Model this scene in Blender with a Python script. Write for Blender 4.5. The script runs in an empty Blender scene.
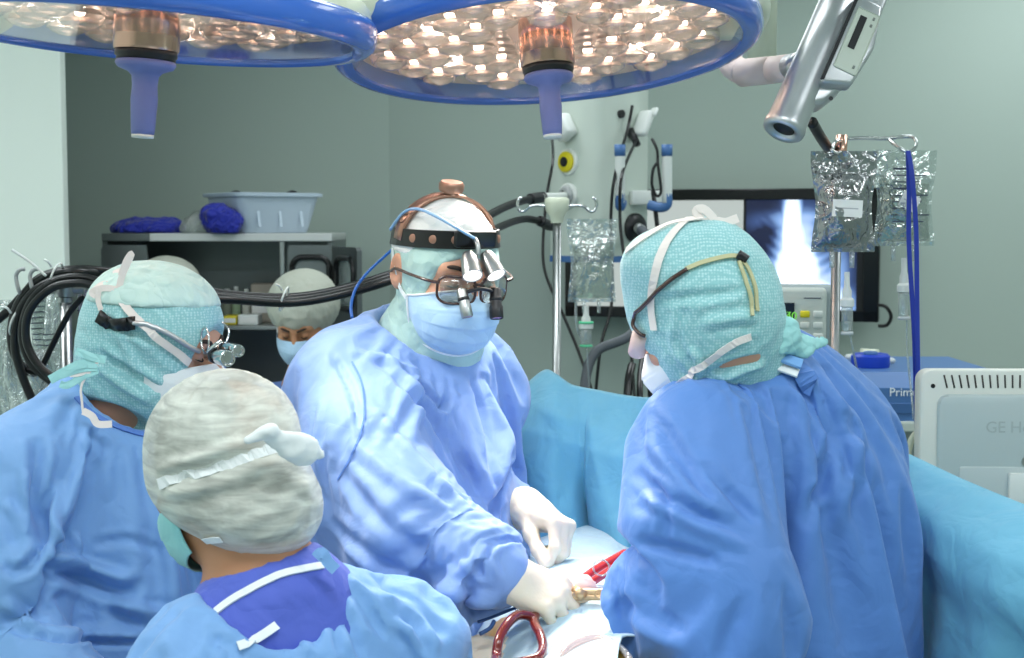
import bpy, bmesh, math, random
import numpy as np
from mathutils import Vector, Matrix
from mathutils.bvhtree import BVHTree

C = bpy.context.scene.collection
SC = bpy.context.scene
SIM = True
random.seed(7)

# ------------------------------------------------------------------ camera, exposure, world, lights
F_PX, CX, CY = 1422.0, 512.0, 329.0
CAM_H, PITCH = 1.70, math.radians(4.2)
cam_d = bpy.data.cameras.new('camera'); cam = bpy.data.objects.new('camera', cam_d); C.objects.link(cam)
cam_d.sensor_width = 36.0; cam_d.lens = 36.0 * F_PX / 1024.0
cam_d.clip_start = 0.05; cam_d.clip_end = 60
cam.location = (0, 0, CAM_H); cam.rotation_euler = (math.pi / 2 - PITCH, 0, 0)
cam_d.dof.use_dof = True; cam_d.dof.focus_distance = 2.3; cam_d.dof.aperture_fstop = 9.0
SC.camera = cam
SC.view_settings.view_transform = 'Standard'; SC.view_settings.look = 'None'
SC.view_settings.gamma = 1.0; SC.view_settings.use_curve_mapping = False
SC.view_settings.exposure = 0.0
W = bpy.data.worlds.new('world'); SC.world = W; W.use_nodes = True
W.node_tree.nodes['Background'].inputs[0].default_value = (0.86, 0.95, 1.0, 1)
W.node_tree.nodes['Background'].inputs[1].default_value = 0.25

def P(px, py, Y):
    """the point of the room seen at a picture position, at distance Y in front of the camera"""
    fx, fy = (px - CX) / F_PX, (CY - py) / F_PX
    d = Vector((fx, math.cos(PITCH) + fy * math.sin(PITCH), -math.sin(PITCH) + fy * math.cos(PITCH)))
    return Vector((0, 0, CAM_H)) + d * (Y / d.y)

CEILING_LAMPS = [(x, y) for y in (-1.6, 0.9, 3.0, 4.9) for x in (-1.9, 0.0, 1.9) if (x, y) != (-1.9, 4.9)]
LAMP_W = {-1.6: 16.0, 0.9: 17.5, 3.0: 12.0, 4.9: 12.0}
FIELD = P(560, 605, 2.0)
def area_light(name, loc, size, size_y, power, col, parent=None):
    l = bpy.data.lights.new(name, 'AREA'); l.shape = 'RECTANGLE'; l.size = size; l.size_y = size_y
    l.energy = power; l.color = col
    o = bpy.data.objects.new(name, l); C.objects.link(o); o.location = loc
    if parent: o.parent = parent; o.matrix_parent_inverse = parent.matrix_world.inverted()
    return o
def spot_light(name, loc, target, power, col, angle, blend, radius, parent=None):
    l = bpy.data.lights.new(name, 'SPOT'); l.energy = power; l.color = col
    l.spot_size = math.radians(angle); l.spot_blend = blend; l.shadow_soft_size = radius
    o = bpy.data.objects.new(name, l); C.objects.link(o)
    o.matrix_world = Matrix.Translation(loc) @ (Vector(target) - Vector(loc)).to_track_quat('-Z', 'Y').to_matrix().to_4x4()
    return o
for (x, y) in CEILING_LAMPS:
    area_light('ceiling_lamp_light', (x, y, 2.955), 1.1, 0.55, LAMP_W[y] * (1.7 if (x, y) == (-1.9, 3.0) else 1), (0.92, 0.98, 1.0))
LAMP_A = P(547, 53, 2.64)      # main surgical lamp, centre of its rim
LAMP_B = P(147, 34, 2.20)     # second surgical lamp
spot_light('surgical_lamp_light', LAMP_A + Vector((0.0, -0.12, -0.09)), FIELD, 58, (1.0, 0.94, 0.86), 80, 1.0, 0.13)
spot_light('surgical_lamp_light', LAMP_B + Vector((0.1, -0.05, -0.09)), FIELD, 32, (1.0, 0.95, 0.88), 66, 1.0, 0.13)

# ------------------------------------------------------------------ materials
def lin(c):
    r = []
    for v in c[:3]:
        v /= 255.0
        r.append(v / 12.92 if v <= .04045 else ((v + .055) / 1.055) ** 2.4)
    return (*r, 1.0)
MATS = {}
def mat(name, col, rough=.5, metal=0., bump=None, coat=0., sheen=0., sss=0., trans=0., spec=.5, alpha=1., vary=0.):
    """bump: list of (scale, strength, distance) noise layers"""
    if name in MATS: return MATS[name]
    m = bpy.data.materials.new(name); m.use_nodes = True; nt = m.node_tree; b = nt.nodes['Principled BSDF']
    b.inputs['Base Color'].default_value = lin(col); b.inputs['Roughness'].default_value = rough
    b.inputs['Metallic'].default_value = metal; b.inputs['Coat Weight'].default_value = coat
    b.inputs['Sheen Weight'].default_value = sheen; b.inputs['Specular IOR Level'].default_value = spec
    b.inputs['Transmission Weight'].default_value = trans
    if sss:
        b.inputs['Subsurface Weight'].default_value = sss; b.inputs['Subsurface Radius'].default_value = (1, .35, .2)
        b.inputs['Subsurface Scale'].default_value = .006
    tc = nt.nodes.new('ShaderNodeTexCoord')
    prev = None
    for (s, st, di) in (bump or []):
        n = nt.nodes.new('ShaderNodeTexNoise'); n.inputs['Scale'].default_value = s; n.inputs['Detail'].default_value = 3
        nt.links.new(tc.outputs['Object'], n.inputs['Vector'])
        bp = nt.nodes.new('ShaderNodeBump'); bp.inputs['Strength'].default_value = st; bp.inputs['Distance'].default_value = di
        nt.links.new(n.outputs['Fac'], bp.inputs['Height'])
        if prev: nt.links.new(prev.outputs['Normal'], bp.inputs['Normal'])
        prev = bp
    if prev: nt.links.new(prev.outputs['Normal'], b.inputs['Normal'])
    if vary:
        n = nt.nodes.new('ShaderNodeTexNoise'); n.inputs['Scale'].default_value = 9; n.inputs['Detail'].default_value = 4
        nt.links.new(tc.outputs['Object'], n.inputs['Vector'])
        mx = nt.nodes.new('ShaderNodeMix'); mx.data_type = 'RGBA'
        a = lin(col); mx.inputs['A'].default_value = tuple(v * (1 - vary) for v in a[:3]) + (1,)
        mx.inputs['B'].default_value = tuple(min(1, v * (1 + vary)) for v in a[:3]) + (1,)
        nt.links.new(n.outputs['Fac'], mx.inputs['Factor']); nt.links.new(mx.outputs['Result'], b.inputs['Base Color'])
    if alpha < 1:
        out = nt.nodes['Material Output']; tr = nt.nodes.new('ShaderNodeBsdfTransparent'); ms = nt.nodes.new('ShaderNodeMixShader')
        ms.inputs[0].default_value = alpha
        nt.links.new(tr.outputs[0], ms.inputs[1]); nt.links.new(b.outputs[0], ms.inputs[2]); nt.links.new(ms.outputs[0], out.inputs[0])
    MATS[name] = m
    return m
def clear_plastic(name, tint, body, gloss, wrinkle=0., wscale=20, rough=.06):
    """thin clear film: mostly see-through, a little body colour, clear reflections at its creases"""
    if name in MATS: return MATS[name]
    m = bpy.data.materials.new(name); m.use_nodes = True; nt = m.node_tree; nt.nodes.remove(nt.nodes['Principled BSDF'])
    out = nt.nodes['Material Output']
    tr = nt.nodes.new('ShaderNodeBsdfTransparent'); tr.inputs[0].default_value = lin(tint)
    df = nt.nodes.new('ShaderNodeBsdfDiffuse'); df.inputs[0].default_value = lin((235, 240, 238))
    gl = nt.nodes.new('ShaderNodeBsdfGlossy'); gl.inputs['Roughness'].default_value = rough
    fr = nt.nodes.new('ShaderNodeLayerWeight')
    pw = nt.nodes.new('ShaderNodeMath'); pw.operation = 'POWER'; pw.inputs[1].default_value = 4.0
    ml = nt.nodes.new('ShaderNodeMath'); ml.operation = 'MULTIPLY_ADD'; ml.inputs[1].default_value = .85; ml.inputs[2].default_value = gloss * .55
    nt.links.new(fr.outputs['Facing'], pw.inputs[0]); nt.links.new(pw.outputs[0], ml.inputs[0])
    m1 = nt.nodes.new('ShaderNodeMixShader'); m1.inputs[0].default_value = body
    m2 = nt.nodes.new('ShaderNodeMixShader')
    nt.links.new(tr.outputs[0], m1.inputs[1]); nt.links.new(df.outputs[0], m1.inputs[2])
    nt.links.new(ml.outputs[0], m2.inputs[0]); nt.links.new(m1.outputs[0], m2.inputs[1]); nt.links.new(gl.outputs[0], m2.inputs[2])
    nt.links.new(m2.outputs[0], out.inputs[0])
    if wrinkle:
        tc = nt.nodes.new('ShaderNodeTexCoord'); n = nt.nodes.new('ShaderNodeTexNoise'); n.inputs['Scale'].default_value = wscale
        n.inputs['Detail'].default_value = 2; n.inputs['Distortion'].default_value = 1.2
        bp = nt.nodes.new('ShaderNodeBump'); bp.inputs['Strength'].default_value = wrinkle; bp.inputs['Distance'].default_value = .02
        nt.links.new(tc.outputs['Object'], n.inputs['Vector']); nt.links.new(n.outputs['Fac'], bp.inputs['Height'])
        nt.links.new(bp.outputs['Normal'], gl.inputs['Normal']); nt.links.new(bp.outputs['Normal'], fr.inputs['Normal'])
    MATS[name] = m
    return m
def emit(name, col, strength):
    if name in MATS: return MATS[name]
    m = bpy.data.materials.new(name); m.use_nodes = True; nt = m.node_tree; b = nt.nodes['Principled BSDF']
    b.inputs['Base Color'].default_value = (.02, .02, .02, 1)
    b.inputs['Emission Color'].default_value = lin(col); b.inputs['Emission Strength'].default_value = strength
    m.cycles.emission_sampling = 'NONE'
    MATS[name] = m
    return m
def dotted(name, base, dot, scale, rough=.75, alpha=1.):
    """non-woven hood cloth with a fine embossed dot pattern"""
    m = mat(name, base, rough, sheen=.2, alpha=alpha)
    nt = m.node_tree; b = nt.nodes['Principled BSDF']
    tc = nt.nodes.new('ShaderNodeTexCoord'); v = nt.nodes.new('ShaderNodeTexVoronoi'); v.inputs['Scale'].default_value = scale
    v.inputs['Randomness'].default_value = .35
    r = nt.nodes.new('ShaderNodeMapRange'); r.inputs['From Min'].default_value = .2; r.inputs['From Max'].default_value = .55
    mx = nt.nodes.new('ShaderNodeMix'); mx.data_type = 'RGBA'; mx.inputs['A'].default_value = lin(dot); mx.inputs['B'].default_value = lin(base)
    bp = nt.nodes.new('ShaderNodeBump'); bp.inputs['Strength'].default_value = .35; bp.inputs['Distance'].default_value = .001
    n = nt.nodes.new('ShaderNodeTexNoise'); n.inputs['Scale'].default_value = 16; n.inputs['Distortion'].default_value = .8
    b2 = nt.nodes.new('ShaderNodeBump'); b2.inputs['Strength'].default_value = .5; b2.inputs['Distance'].default_value = .012
    L = nt.links.new
    L(tc.outputs['Object'], v.inputs['Vector']); L(tc.outputs['Object'], n.inputs['Vector'])
    L(v.outputs['Distance'], r.inputs['Value']); L(r.outputs['Result'], mx.inputs['Factor']); L(mx.outputs['Result'], b.inputs['Base Color'])
    L(v.outputs['Distance'], bp.inputs['Height']); L(n.outputs['Fac'], b2.inputs['Height']); L(bp.outputs['Normal'], b2.inputs['Normal']); L(b2.outputs['Normal'], b.inputs['Normal'])
    return m
def cloth(name, col, rough=.62, wr=.5, ws=7.0, sheen=.15):
    """surgical non-woven cloth: crisp small creases over a fine fibre grain"""
    m = mat(name, col, rough, sheen=sheen, spec=.3, vary=.05)
    nt = m.node_tree; b = nt.nodes['Principled BSDF']; L = nt.links.new
    tc = nt.nodes.new('ShaderNodeTexCoord')
    v = nt.nodes.new('ShaderNodeTexVoronoi'); v.feature = 'DISTANCE_TO_EDGE'; v.inputs['Scale'].default_value = ws
    n0 = nt.nodes.new('ShaderNodeTexNoise'); n0.inputs['Scale'].default_value = 5; n0.inputs['Detail'].default_value = 3
    mp = nt.nodes.new('ShaderNodeVectorMath'); mp.operation = 'MULTIPLY_ADD'; mp.inputs[1].default_value = (.5, .5, .5)
    L(tc.outputs['Object'], n0.inputs['Vector']); L(n0.outputs['Color'], mp.inputs[0]); L(tc.outputs['Object'], mp.inputs[2])
    L(mp.outputs[0], v.inputs['Vector'])
    n = nt.nodes.new('ShaderNodeTexNoise'); n.inputs['Scale'].default_value = 13; n.inputs['Detail'].default_value = 2.5; n.inputs['Distortion'].default_value = 1.4
    L(tc.outputs['Object'], n.inputs['Vector'])
    g = nt.nodes.new('ShaderNodeTexNoise'); g.inputs['Scale'].default_value = 420; L(tc.outputs['Object'], g.inputs['Vector'])
    prev = None
    for (src, st, di) in ((v.outputs['Distance'], wr * .55, .05), (n.outputs['Fac'], wr * .7, .03), (g.outputs['Fac'], .12, .001)):
        bp = nt.nodes.new('ShaderNodeBump'); bp.inputs['Strength'].default_value = st; bp.inputs['Distance'].default_value = di
        L(src, bp.inputs['Height'])
        if prev: L(prev.outputs['Normal'], bp.inputs['Normal'])
        prev = bp
    L(prev.outputs['Normal'], b.inputs['Normal'])
    return m

# ------------------------------------------------------------------ mesh helpers
def link(name, me, m=None, parent=None, smooth=True):
    o = bpy.data.objects.new(name, me); C.objects.link(o)
    ms = m if isinstance(m, (list, tuple)) else ([m] if m else [])
    for q in ms: me.materials.append(q)
    if smooth and len(me.polygons): me.polygons.foreach_set('use_smooth', [True] * len(me.polygons))
    if parent:
        o.parent = parent; o.matrix_parent_inverse = parent.matrix_world.inverted()
    return o
def tag(o, label=None, cat=None, group=None, kind=None):
    if label: o['label'] = label
    if cat: o['category'] = cat
    if group: o['group'] = group
    if kind: o['kind'] = kind
    return o
def thing(name, loc, label, cat, group=None):
    o = bpy.data.objects.new(name, None); C.objects.link(o); o.empty_display_size = .05
    o.location = loc; bpy.context.view_layer.update()
    return tag(o, label, cat, group)
def frame(d, up=(0, 0, 1)):
    """rotation whose local Z looks along d"""
    d = Vector(d).normalized(); u = Vector(up)
    if abs(d.dot(u.normalized())) > .98: u = Vector((0, 1, 0))
    x = u.cross(d).normalized(); y = d.cross(x)
    return Matrix((x, y, d)).transposed()
def catmull(pts, n=8, closed=False):
    pts = [Vector(p) for p in pts]
    if len(pts) < 3: return [pts[0].lerp(pts[1], i / n) for i in range(n + 1)]
    out = []; N = len(pts); segs = N if closed else N - 1
    for i in range(segs):
        g = (lambda k: pts[k % N]) if closed else (lambda k: pts[max(0, min(N - 1, k))])
        a, b, c, d = g(i - 1), g(i), g(i + 1), g(i + 2)
        for k in range(n):
            t = k / n
            out.append(.5 * ((2 * b) + (c - a) * t + (2 * a - 5 * b + 4 * c - d) * t * t + (3 * b - a - 3 * c + d) * t ** 3))
    if not closed: out.append(pts[-1])
    return out
class MB:
    def __init__(s): s.bm = bmesh.new(); s.mi = 0
    def _f(s, vs):
        try:
            f = s.bm.faces.new(vs); f.material_index = s.mi; return f
        except ValueError: return None
    def rings(s, rings, closed=True, caps=True):
        vr = [[s.bm.verts.new(p) for p in r] for r in rings]
        n = len(vr[0])
        for a, b in zip(vr, vr[1:]):
            for i in range(n if closed else n - 1):
                j = (i + 1) % n
                s._f((a[i], a[j], b[j], b[i]))
        if caps and closed:
            s._f(list(reversed(vr[0]))); s._f(vr[-1])
        return s
    def tube(s, pts, r, seg=10, smooth=6, flat=None, closed=False):
        """swept round (or flat: (width, thickness, normal)) section; r may be a list over the given points"""
        P_ = [Vector(p) for p in pts]
        c = catmull(P_, smooth, closed) if smooth else P_
        if isinstance(r, (list, tuple)):
            rr = [r[min(len(r) - 1, int(i / max(1, smooth)))] + (r[min(len(r) - 1, int(i / max(1, smooth)) + 1)] - r[min(len(r) - 1, int(i / max(1, smooth)))]) * ((i % max(1, smooth)) / max(1, smooth)) for i in range(len(c))]
        else: rr = [r] * len(c)
        rings = []; x = None; N = len(c)
        for i, p in enumerate(c):
            t = (c[(i + 1) % N] - c[i - 1]) if closed else (c[min(i + 1, N - 1)] - c[max(i - 1, 0)])
            if t.length < 1e-9: t = Vector((0, 0, 1))
            t.normalize()
            if flat is not None:
                nn = Vector(flat[2]) if not callable(flat[2]) else Vector(flat[2](p))
                x = t.cross(nn)
                if x.length < 1e-5: x = t.orthogonal()
                x.normalize()
            else:
                x = (x - t * x.dot(t)) if x is not None else t.orthogonal()
                if x.length < 1e-6: x = t.orthogonal()
                x.normalize()
            y = t.cross(x)
            if flat is not None:
                w, h = flat[0] / 2, flat[1] / 2
                rings.append([p + x * w * a + y * h * b for a, b in ((-1, -1), (1, -1), (1, 1), (-1, 1))])
            else:
                rings.append([p + (x * math.cos(2 * math.pi * k / seg) + y * math.sin(2 * math.pi * k / seg)) * rr[i] for k in range(seg)])
        if closed: s.rings(rings + [rings[0]], caps=False)
        else: s.rings(rings)
        return s
    def lathe(s, prof, M=None, seg=32, caps=True, arc=None):
        M = M or Matrix()
        rings = []
        for (r, z) in prof:
            r = max(r, 1e-4)
            rings.append([M @ Vector((r * math.cos(2 * math.pi * k / seg), r * math.sin(2 * math.pi * k / seg), z)) for k in range(seg)])
        s.rings(rings, caps=caps); return s
    def cyl(s, a, b, r, r2=None, seg=20):
        a, b = Vector(a), Vector(b); R = frame(b - a).to_4x4(); R.translation = a
        return s.lathe([(r, 0), (r if r2 is None else r2, (b - a).length)], R, seg)
    def box(s, c, size, R=None, bevel=0., seg=2):
        t = bmesh.new(); bmesh.ops.create_cube(t, size=1)
        for v in t.verts: v.co = Vector((v.co.x * size[0], v.co.y * size[1], v.co.z * size[2]))
        if bevel: bmesh.ops.bevel(t, geom=t.edges[:], offset=bevel, segments=seg, affect='EDGES', profile=.5)
        R = R or Matrix.Identity(3); c = Vector(c)
        return s.merge(t, lambda p: c + R @ p)
    def merge(s, t, fn):
        m = {v: s.bm.verts.new(fn(v.co)) for v in t.verts}
        for f in t.faces: s._f([m[v] for v in f.verts])
        t.free(); return s
    def sphere(s, c, r, R=None, u=16, v=10):
        t = bmesh.new(); bmesh.ops.create_uvsphere(t, u_segments=u, v_segments=v, radius=1)
        r = r if isinstance(r, (tuple, list)) else (r, r, r); c = Vector(c); R = R or Matrix.Identity(3)
        return s.merge(t, lambda p: c + R @ Vector((p.x * r[0], p.y * r[1], p.z * r[2])))
    def prism(s, poly, M, depth, bevel=0.):
        """outline in local XY extruded along local Z"""
        t = bmesh.new(); vs = [t.verts.new((x, y, 0)) for x, y in poly]; f = t.faces.new(vs)
        r = bmesh.ops.extrude_face_region(t, geom=[f])
        for v in r['geom']:
            if isinstance(v, bmesh.types.BMVert): v.co.z += depth
        bmesh.ops.recalc_face_normals(t, faces=t.faces[:])
        if bevel: bmesh.ops.bevel(t, geom=t.edges[:], offset=bevel, segments=2, affect='EDGES', profile=.5)
        return s.merge(t, lambda p: M @ p)
    def grid(s, fn, nu, nv, thick=0.):
        """surface fn(u,v) with u,v in 0..1; thick > 0 gives it a back and closed rims"""
        A = [[Vector(fn(i / nu, j / nv)) for j in range(nv + 1)] for i in range(nu + 1)]
        V = [[s.bm.verts.new(p) for p in r] for r in A]
        for i in range(nu):
            for j in range(nv): s._f((V[i][j], V[i + 1][j], V[i + 1][j + 1], V[i][j + 1]))
        if thick:
            B = []
            for i in range(nu + 1):
                row = []
                for j in range(nv + 1):
                    du = A[min(i + 1, nu)][j] - A[max(i - 1, 0)][j]; dv = A[i][min(j + 1, nv)] - A[i][max(j - 1, 0)]
                    n = du.cross(dv); n = n.normalized() if n.length > 1e-9 else Vector((0, 0, 1))
                    row.append(s.bm.verts.new(A[i][j] - n * thick))
                B.append(row)
            for i in range(nu):
                for j in range(nv): s._f((B[i][j], B[i][j + 1], B[i + 1][j + 1], B[i + 1][j]))
            for i in range(nu):
                s._f((V[i][0], B[i][0], B[i + 1][0], V[i + 1][0])); s._f((V[i][nv], V[i + 1][nv], B[i + 1][nv], B[i][nv]))
            for j in range(nv):
                s._f((V[0][j], V[0][j + 1], B[0][j + 1], B[0][j])); s._f((V[nu][j], B[nu][j], B[nu][j + 1], V[nu][j + 1]))
        return s
    def build(s, name, m=None, parent=None, smooth=True, sharp=None):
        bmesh.ops.recalc_face_normals(s.bm, faces=s.bm.faces[:])
        if sharp is not None:
            a = math.radians(sharp)
            for e in s.bm.edges:
                if len(e.link_faces) == 2 and e.calc_face_angle(0) > a: e.smooth = False
        me = bpy.data.meshes.new(name); s.bm.to_mesh(me); s.bm.free()
        return link(name, me, m, parent, smooth)
def text_mesh(name, body, M, size, m, parent=None, extrude=.0006):
    cu = bpy.data.curves.new(name, 'FONT'); cu.body = body; cu.size = size; cu.extrude = extrude; cu.resolution_u = 3
    o = bpy.data.objects.new(name, cu); C.objects.link(o)
    dg = bpy.context.evaluated_depsgraph_get(); me = bpy.data.meshes.new_from_object(o.evaluated_get(dg))
    bpy.data.objects.remove(o); me.transform(M)
    me.materials.clear()
    return link(name, me, m, parent, False)
def basis(o, x, z):
    """4x4 with origin o, local X along x, local Z along z"""
    z = Vector(z).normalized(); x = Vector(x); x = (x - z * x.dot(z)).normalized(); y = z.cross(x)
    M = Matrix((x, y, z)).transposed().to_4x4(); M.translation = Vector(o); return M
def rrect(w, h, r, n=5):
    pts = []
    for cx, cy, a0 in ((w / 2 - r, h / 2 - r, 0), (-w / 2 + r, h / 2 - r, 90), (-w / 2 + r, -h / 2 + r, 180), (w / 2 - r, -h / 2 + r, 270)):
        for k in range(n + 1):
            a = math.radians(a0 + 90 * k / n); pts.append((cx + r * math.cos(a), cy + r * math.sin(a)))
    return pts

# ------------------------------------------------------------------ one-surface modelling from blended volumes
def cap(a, b, ra, rb, k=.03, op='u', flat=None): return ('cap', Vector(a), Vector(b), ra, rb, k, op, flat)
def ell(c, r, R=None, k=.03, op='u'): return ('ell', Vector(c), Vector(r), R or Matrix.Identity(3), 0, k, op, None)
def axis(lo, hi, fine, coarse, flo=None, fhi=None):
    if flo is None: return np.arange(lo, hi + coarse, coarse)
    flo, fhi = max(lo, flo), min(hi, fhi)
    a = np.arange(lo, flo, coarse) if flo - lo > coarse else np.array([lo]) if flo > lo else np.array([])
    b = np.arange(flo, fhi, fine); c = np.arange(fhi, hi + coarse, coarse)
    return np.unique(np.concatenate([a, b, c]))
def sdf_mesh(prims, vox, fine=None, box=None, pad=.02):
    lo = np.full(3, 1e9); hi = np.full(3, -1e9); bbs = []
    for p in prims:
        if p[0] == 'cap':
            r = max(p[3], p[4]) * 1.0
            if p[7] is not None: r *= max(1, p[7][1])
            a = np.minimum(p[1], p[2]) - r; b = np.maximum(p[1], p[2]) + r
        else:
            R = np.abs(np.array(p[3])); e = R @ np.array(p[2]); a = np.array(p[1]) - e; b = np.array(p[1]) + e
        bbs.append((a, b))
        if p[6] == 'u': lo = np.minimum(lo, a); hi = np.maximum(hi, b)
    lo -= pad; hi += pad
    if box is None: ax = [np.arange(lo[i], hi[i] + vox, vox) for i in range(3)]
    else: ax = [axis(lo[i], hi[i], fine, vox, box[0][i], box[1][i]) for i in range(3)]
    Fd = np.full([len(a) for a in ax], 1.0, np.float32)
    for p, (a, b) in zip(prims, bbs):
        k = p[5]; m = k + 2.2 * vox
        sl = []
        for i in range(3):
            i0 = np.searchsorted(ax[i], a[i] - m); i1 = np.searchsorted(ax[i], b[i] + m)
            sl.append(slice(max(0, i0 - 1), i1 + 1))
        X = ax[0][sl[0]].astype(np.float32)[:, None, None]; Y = ax[1][sl[1]].astype(np.float32)[None, :, None]; Z = ax[2][sl[2]].astype(np.float32)[None, None, :]
        if X.size == 0 or Y.size == 0 or Z.size == 0: continue
        if p[0] == 'cap':
            A, B = p[1], p[2]; d = B - A; L = max(d.length_squared, 1e-9)
            px, py, pz = X - A.x, Y - A.y, Z - A.z
            h = np.clip((px * d.x + py * d.y + pz * d.z) / L, 0, 1)
            qx, qy, qz = px - h * d.x, py - h * d.y, pz - h * d.z
            s_ = 1.0
            if p[7] is not None:
                n, s = p[7]; n = Vector(n).normalized()
                t = (qx * n.x + qy * n.y + qz * n.z) * (1 / s - 1)
                qx, qy, qz = qx + n.x * t, qy + n.y * t, qz + n.z * t; s_ = min(1, s)
            D = (np.sqrt(qx * qx + qy * qy + qz * qz) - (p[3] + (p[4] - p[3]) * h)) * s_
        else:
            c, r, R = p[1], p[2], p[3]
            px, py, pz = X - c.x, Y - c.y, Z - c.z
            l = [(R[0][j] * px + R[1][j] * py + R[2][j] * pz) for j in range(3)]
            k0 = np.sqrt((l[0] / r[0]) ** 2 + (l[1] / r[1]) ** 2 + (l[2] / r[2]) ** 2)
            k1 = np.sqrt((l[0] / r[0] ** 2) ** 2 + (l[1] / r[1] ** 2) ** 2 + (l[2] / r[2] ** 2) ** 2) + 1e-6
            D = k0 * (k0 - 1) / k1
        G = Fd[tuple(sl)]
        if p[6] == 'u':
            h = np.maximum(k - np.abs(G - D), 0) / k; G[...] = np.minimum(G, D) - h * h * k * .25
        else:
            D = -D; h = np.maximum(k - np.abs(G - D), 0) / k; G[...] = np.maximum(G, D) + h * h * k * .25
    for i in range(3):       # keep the rim of the grid outside the body so that the surface closes
        ix = [slice(None)] * 3
        for e in (0, -1): ix[i] = e; Fd[tuple(ix)] = np.maximum(Fd[tuple(ix)], .001)
    ins = Fd < 0
    n = np.array(Fd.shape) - 1
    cnt = np.zeros(n, np.int8)
    cor = [(i, j, k) for i in (0, 1) for j in (0, 1) for k in (0, 1)]
    for (i, j, k) in cor: cnt += ins[i:i + n[0], j:j + n[1], k:k + n[2]]
    act = (cnt > 0) & (cnt < 8)
    I, J, K = np.nonzero(act); N = len(I)
    idx = np.full(n, -1, np.int64); idx[I, J, K] = np.arange(N)
    acc = np.zeros((N, 3)); num = np.zeros(N)
    for a, ca in enumerate(cor):
        for b, cb in enumerate(cor):
            if b <= a or sum(abs(ca[q] - cb[q]) for q in range(3)) != 1: continue
            fa = Fd[I + ca[0], J + ca[1], K + ca[2]]; fb = Fd[I + cb[0], J + cb[1], K + cb[2]]
            x = (fa < 0) != (fb < 0)
            t = np.where(x, fa / np.where(x, fa - fb, 1), 0)
            for q, ijk in enumerate((I, J, K)):
                pa = ax[q][ijk + ca[q]]; pb = ax[q][ijk + cb[q]]
                acc[:, q] += np.where(x, pa + (pb - pa) * t, 0)
            num += x
    V = acc / num[:, None]
    quads = []
    for d in range(3):
        e, f = (d + 1) % 3, (d + 2) % 3
        sa = [slice(None)] * 3; sb = [slice(None)] * 3
        sa[d] = slice(0, -1); sb[d] = slice(1, None)
        for q in (e, f): sa[q] = slice(1, -1); sb[q] = slice(1, -1)
        A, B = ins[tuple(sa)], ins[tuple(sb)]
        ch = np.nonzero(A != B); flip = A[ch]
        base = [ch[0].copy(), ch[1].copy(), ch[2].copy()]
        for q in (e, f): base[q] += 1
        def cell(oe, of):
            c = [b.copy() for b in base]; c[e] -= oe; c[f] -= of
            return idx[c[0], c[1], c[2]]
        q = np.stack([cell(1, 1), cell(0, 1), cell(0, 0), cell(1, 0)], 1)
        q[~flip] = q[~flip][:, ::-1]
        quads.append(q)
    Q = np.concatenate(quads)
    return V, Q[(Q >= 0).all(1)]
def vnormals(V, Q):
    n = np.cross(V[Q[:, 2]] - V[Q[:, 0]], V[Q[:, 3]] - V[Q[:, 1]])
    N = np.zeros_like(V)
    for i in range(4): np.add.at(N, Q[:, i], n)
    return N / (np.linalg.norm(N, axis=1, keepdims=True) + 1e-12)
def relax(V, Q, it=4, lam=.5):
    cnt = np.zeros(len(V)); E = np.concatenate([Q[:, [0, 1]], Q[:, [1, 2]], Q[:, [2, 3]], Q[:, [3, 0]]])
    np.add.at(cnt, E[:, 0], 1); np.add.at(cnt, E[:, 1], 1); cnt = np.maximum(cnt, 1)
    for i in range(it):
        for l in (lam, -lam * 1.04):
            S = np.zeros_like(V); np.add.at(S, E[:, 0], V[E[:, 1]]); np.add.at(S, E[:, 1], V[E[:, 0]])
            V = V + l * (S / cnt[:, None] - V)
    return V
def vnoise(p, seed=0):
    i = np.floor(p).astype(np.int64); f = p - i; u = f * f * (3 - 2 * f); r = 0
    def hsh(a, b, c):
        h = (a * 374761393 + b * 668265263 + c * 2147483647 + seed * 974711) & 0xffffffff
        h = ((h ^ (h >> 13)) * 1274126177) & 0xffffffff
        return ((h ^ (h >> 16)) & 0xffff) / 65535.0
    for a in (0, 1):
        for b in (0, 1):
            for c in (0, 1):
                w = (u[:, 0] if a else 1 - u[:, 0]) * (u[:, 1] if b else 1 - u[:, 1]) * (u[:, 2] if c else 1 - u[:, 2])
                r = r + w * hsh(i[:, 0] + a, i[:, 1] + b, i[:, 2] + c)
    return r
def folds(V, N, zones, seed=1):
    """soft ridged folds: zones of (centre, radius, direction along the folds, spacing, height)"""
    out = np.zeros(len(V))
    for q, (c, rad, d, sp, h) in enumerate(zones):
        d = np.array(Vector(d).normalized()); rel = V - np.array(c)
        w = np.exp(-(np.linalg.norm(rel, axis=1) / rad) ** 2)
        al = (rel @ d)[:, None] * d
        X = (rel - al) / sp + al / (sp * 4.5)
        warp = np.stack([vnoise(X * .6 + 7.1 * j, seed + q + 10 * j) for j in range(3)], 1) - .5
        r = 1 - np.abs(2 * vnoise(X + warp * 1.3 + 50, seed + 31 + q) - 1)
        r2 = 1 - np.abs(2 * vnoise(X * 2.1 + warp + 90, seed + 77 + q) - 1)
        out += w * h * ((r ** 2 - .4) + .35 * (r2 ** 2 - .4))
    return V + N * out[:, None]
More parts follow.
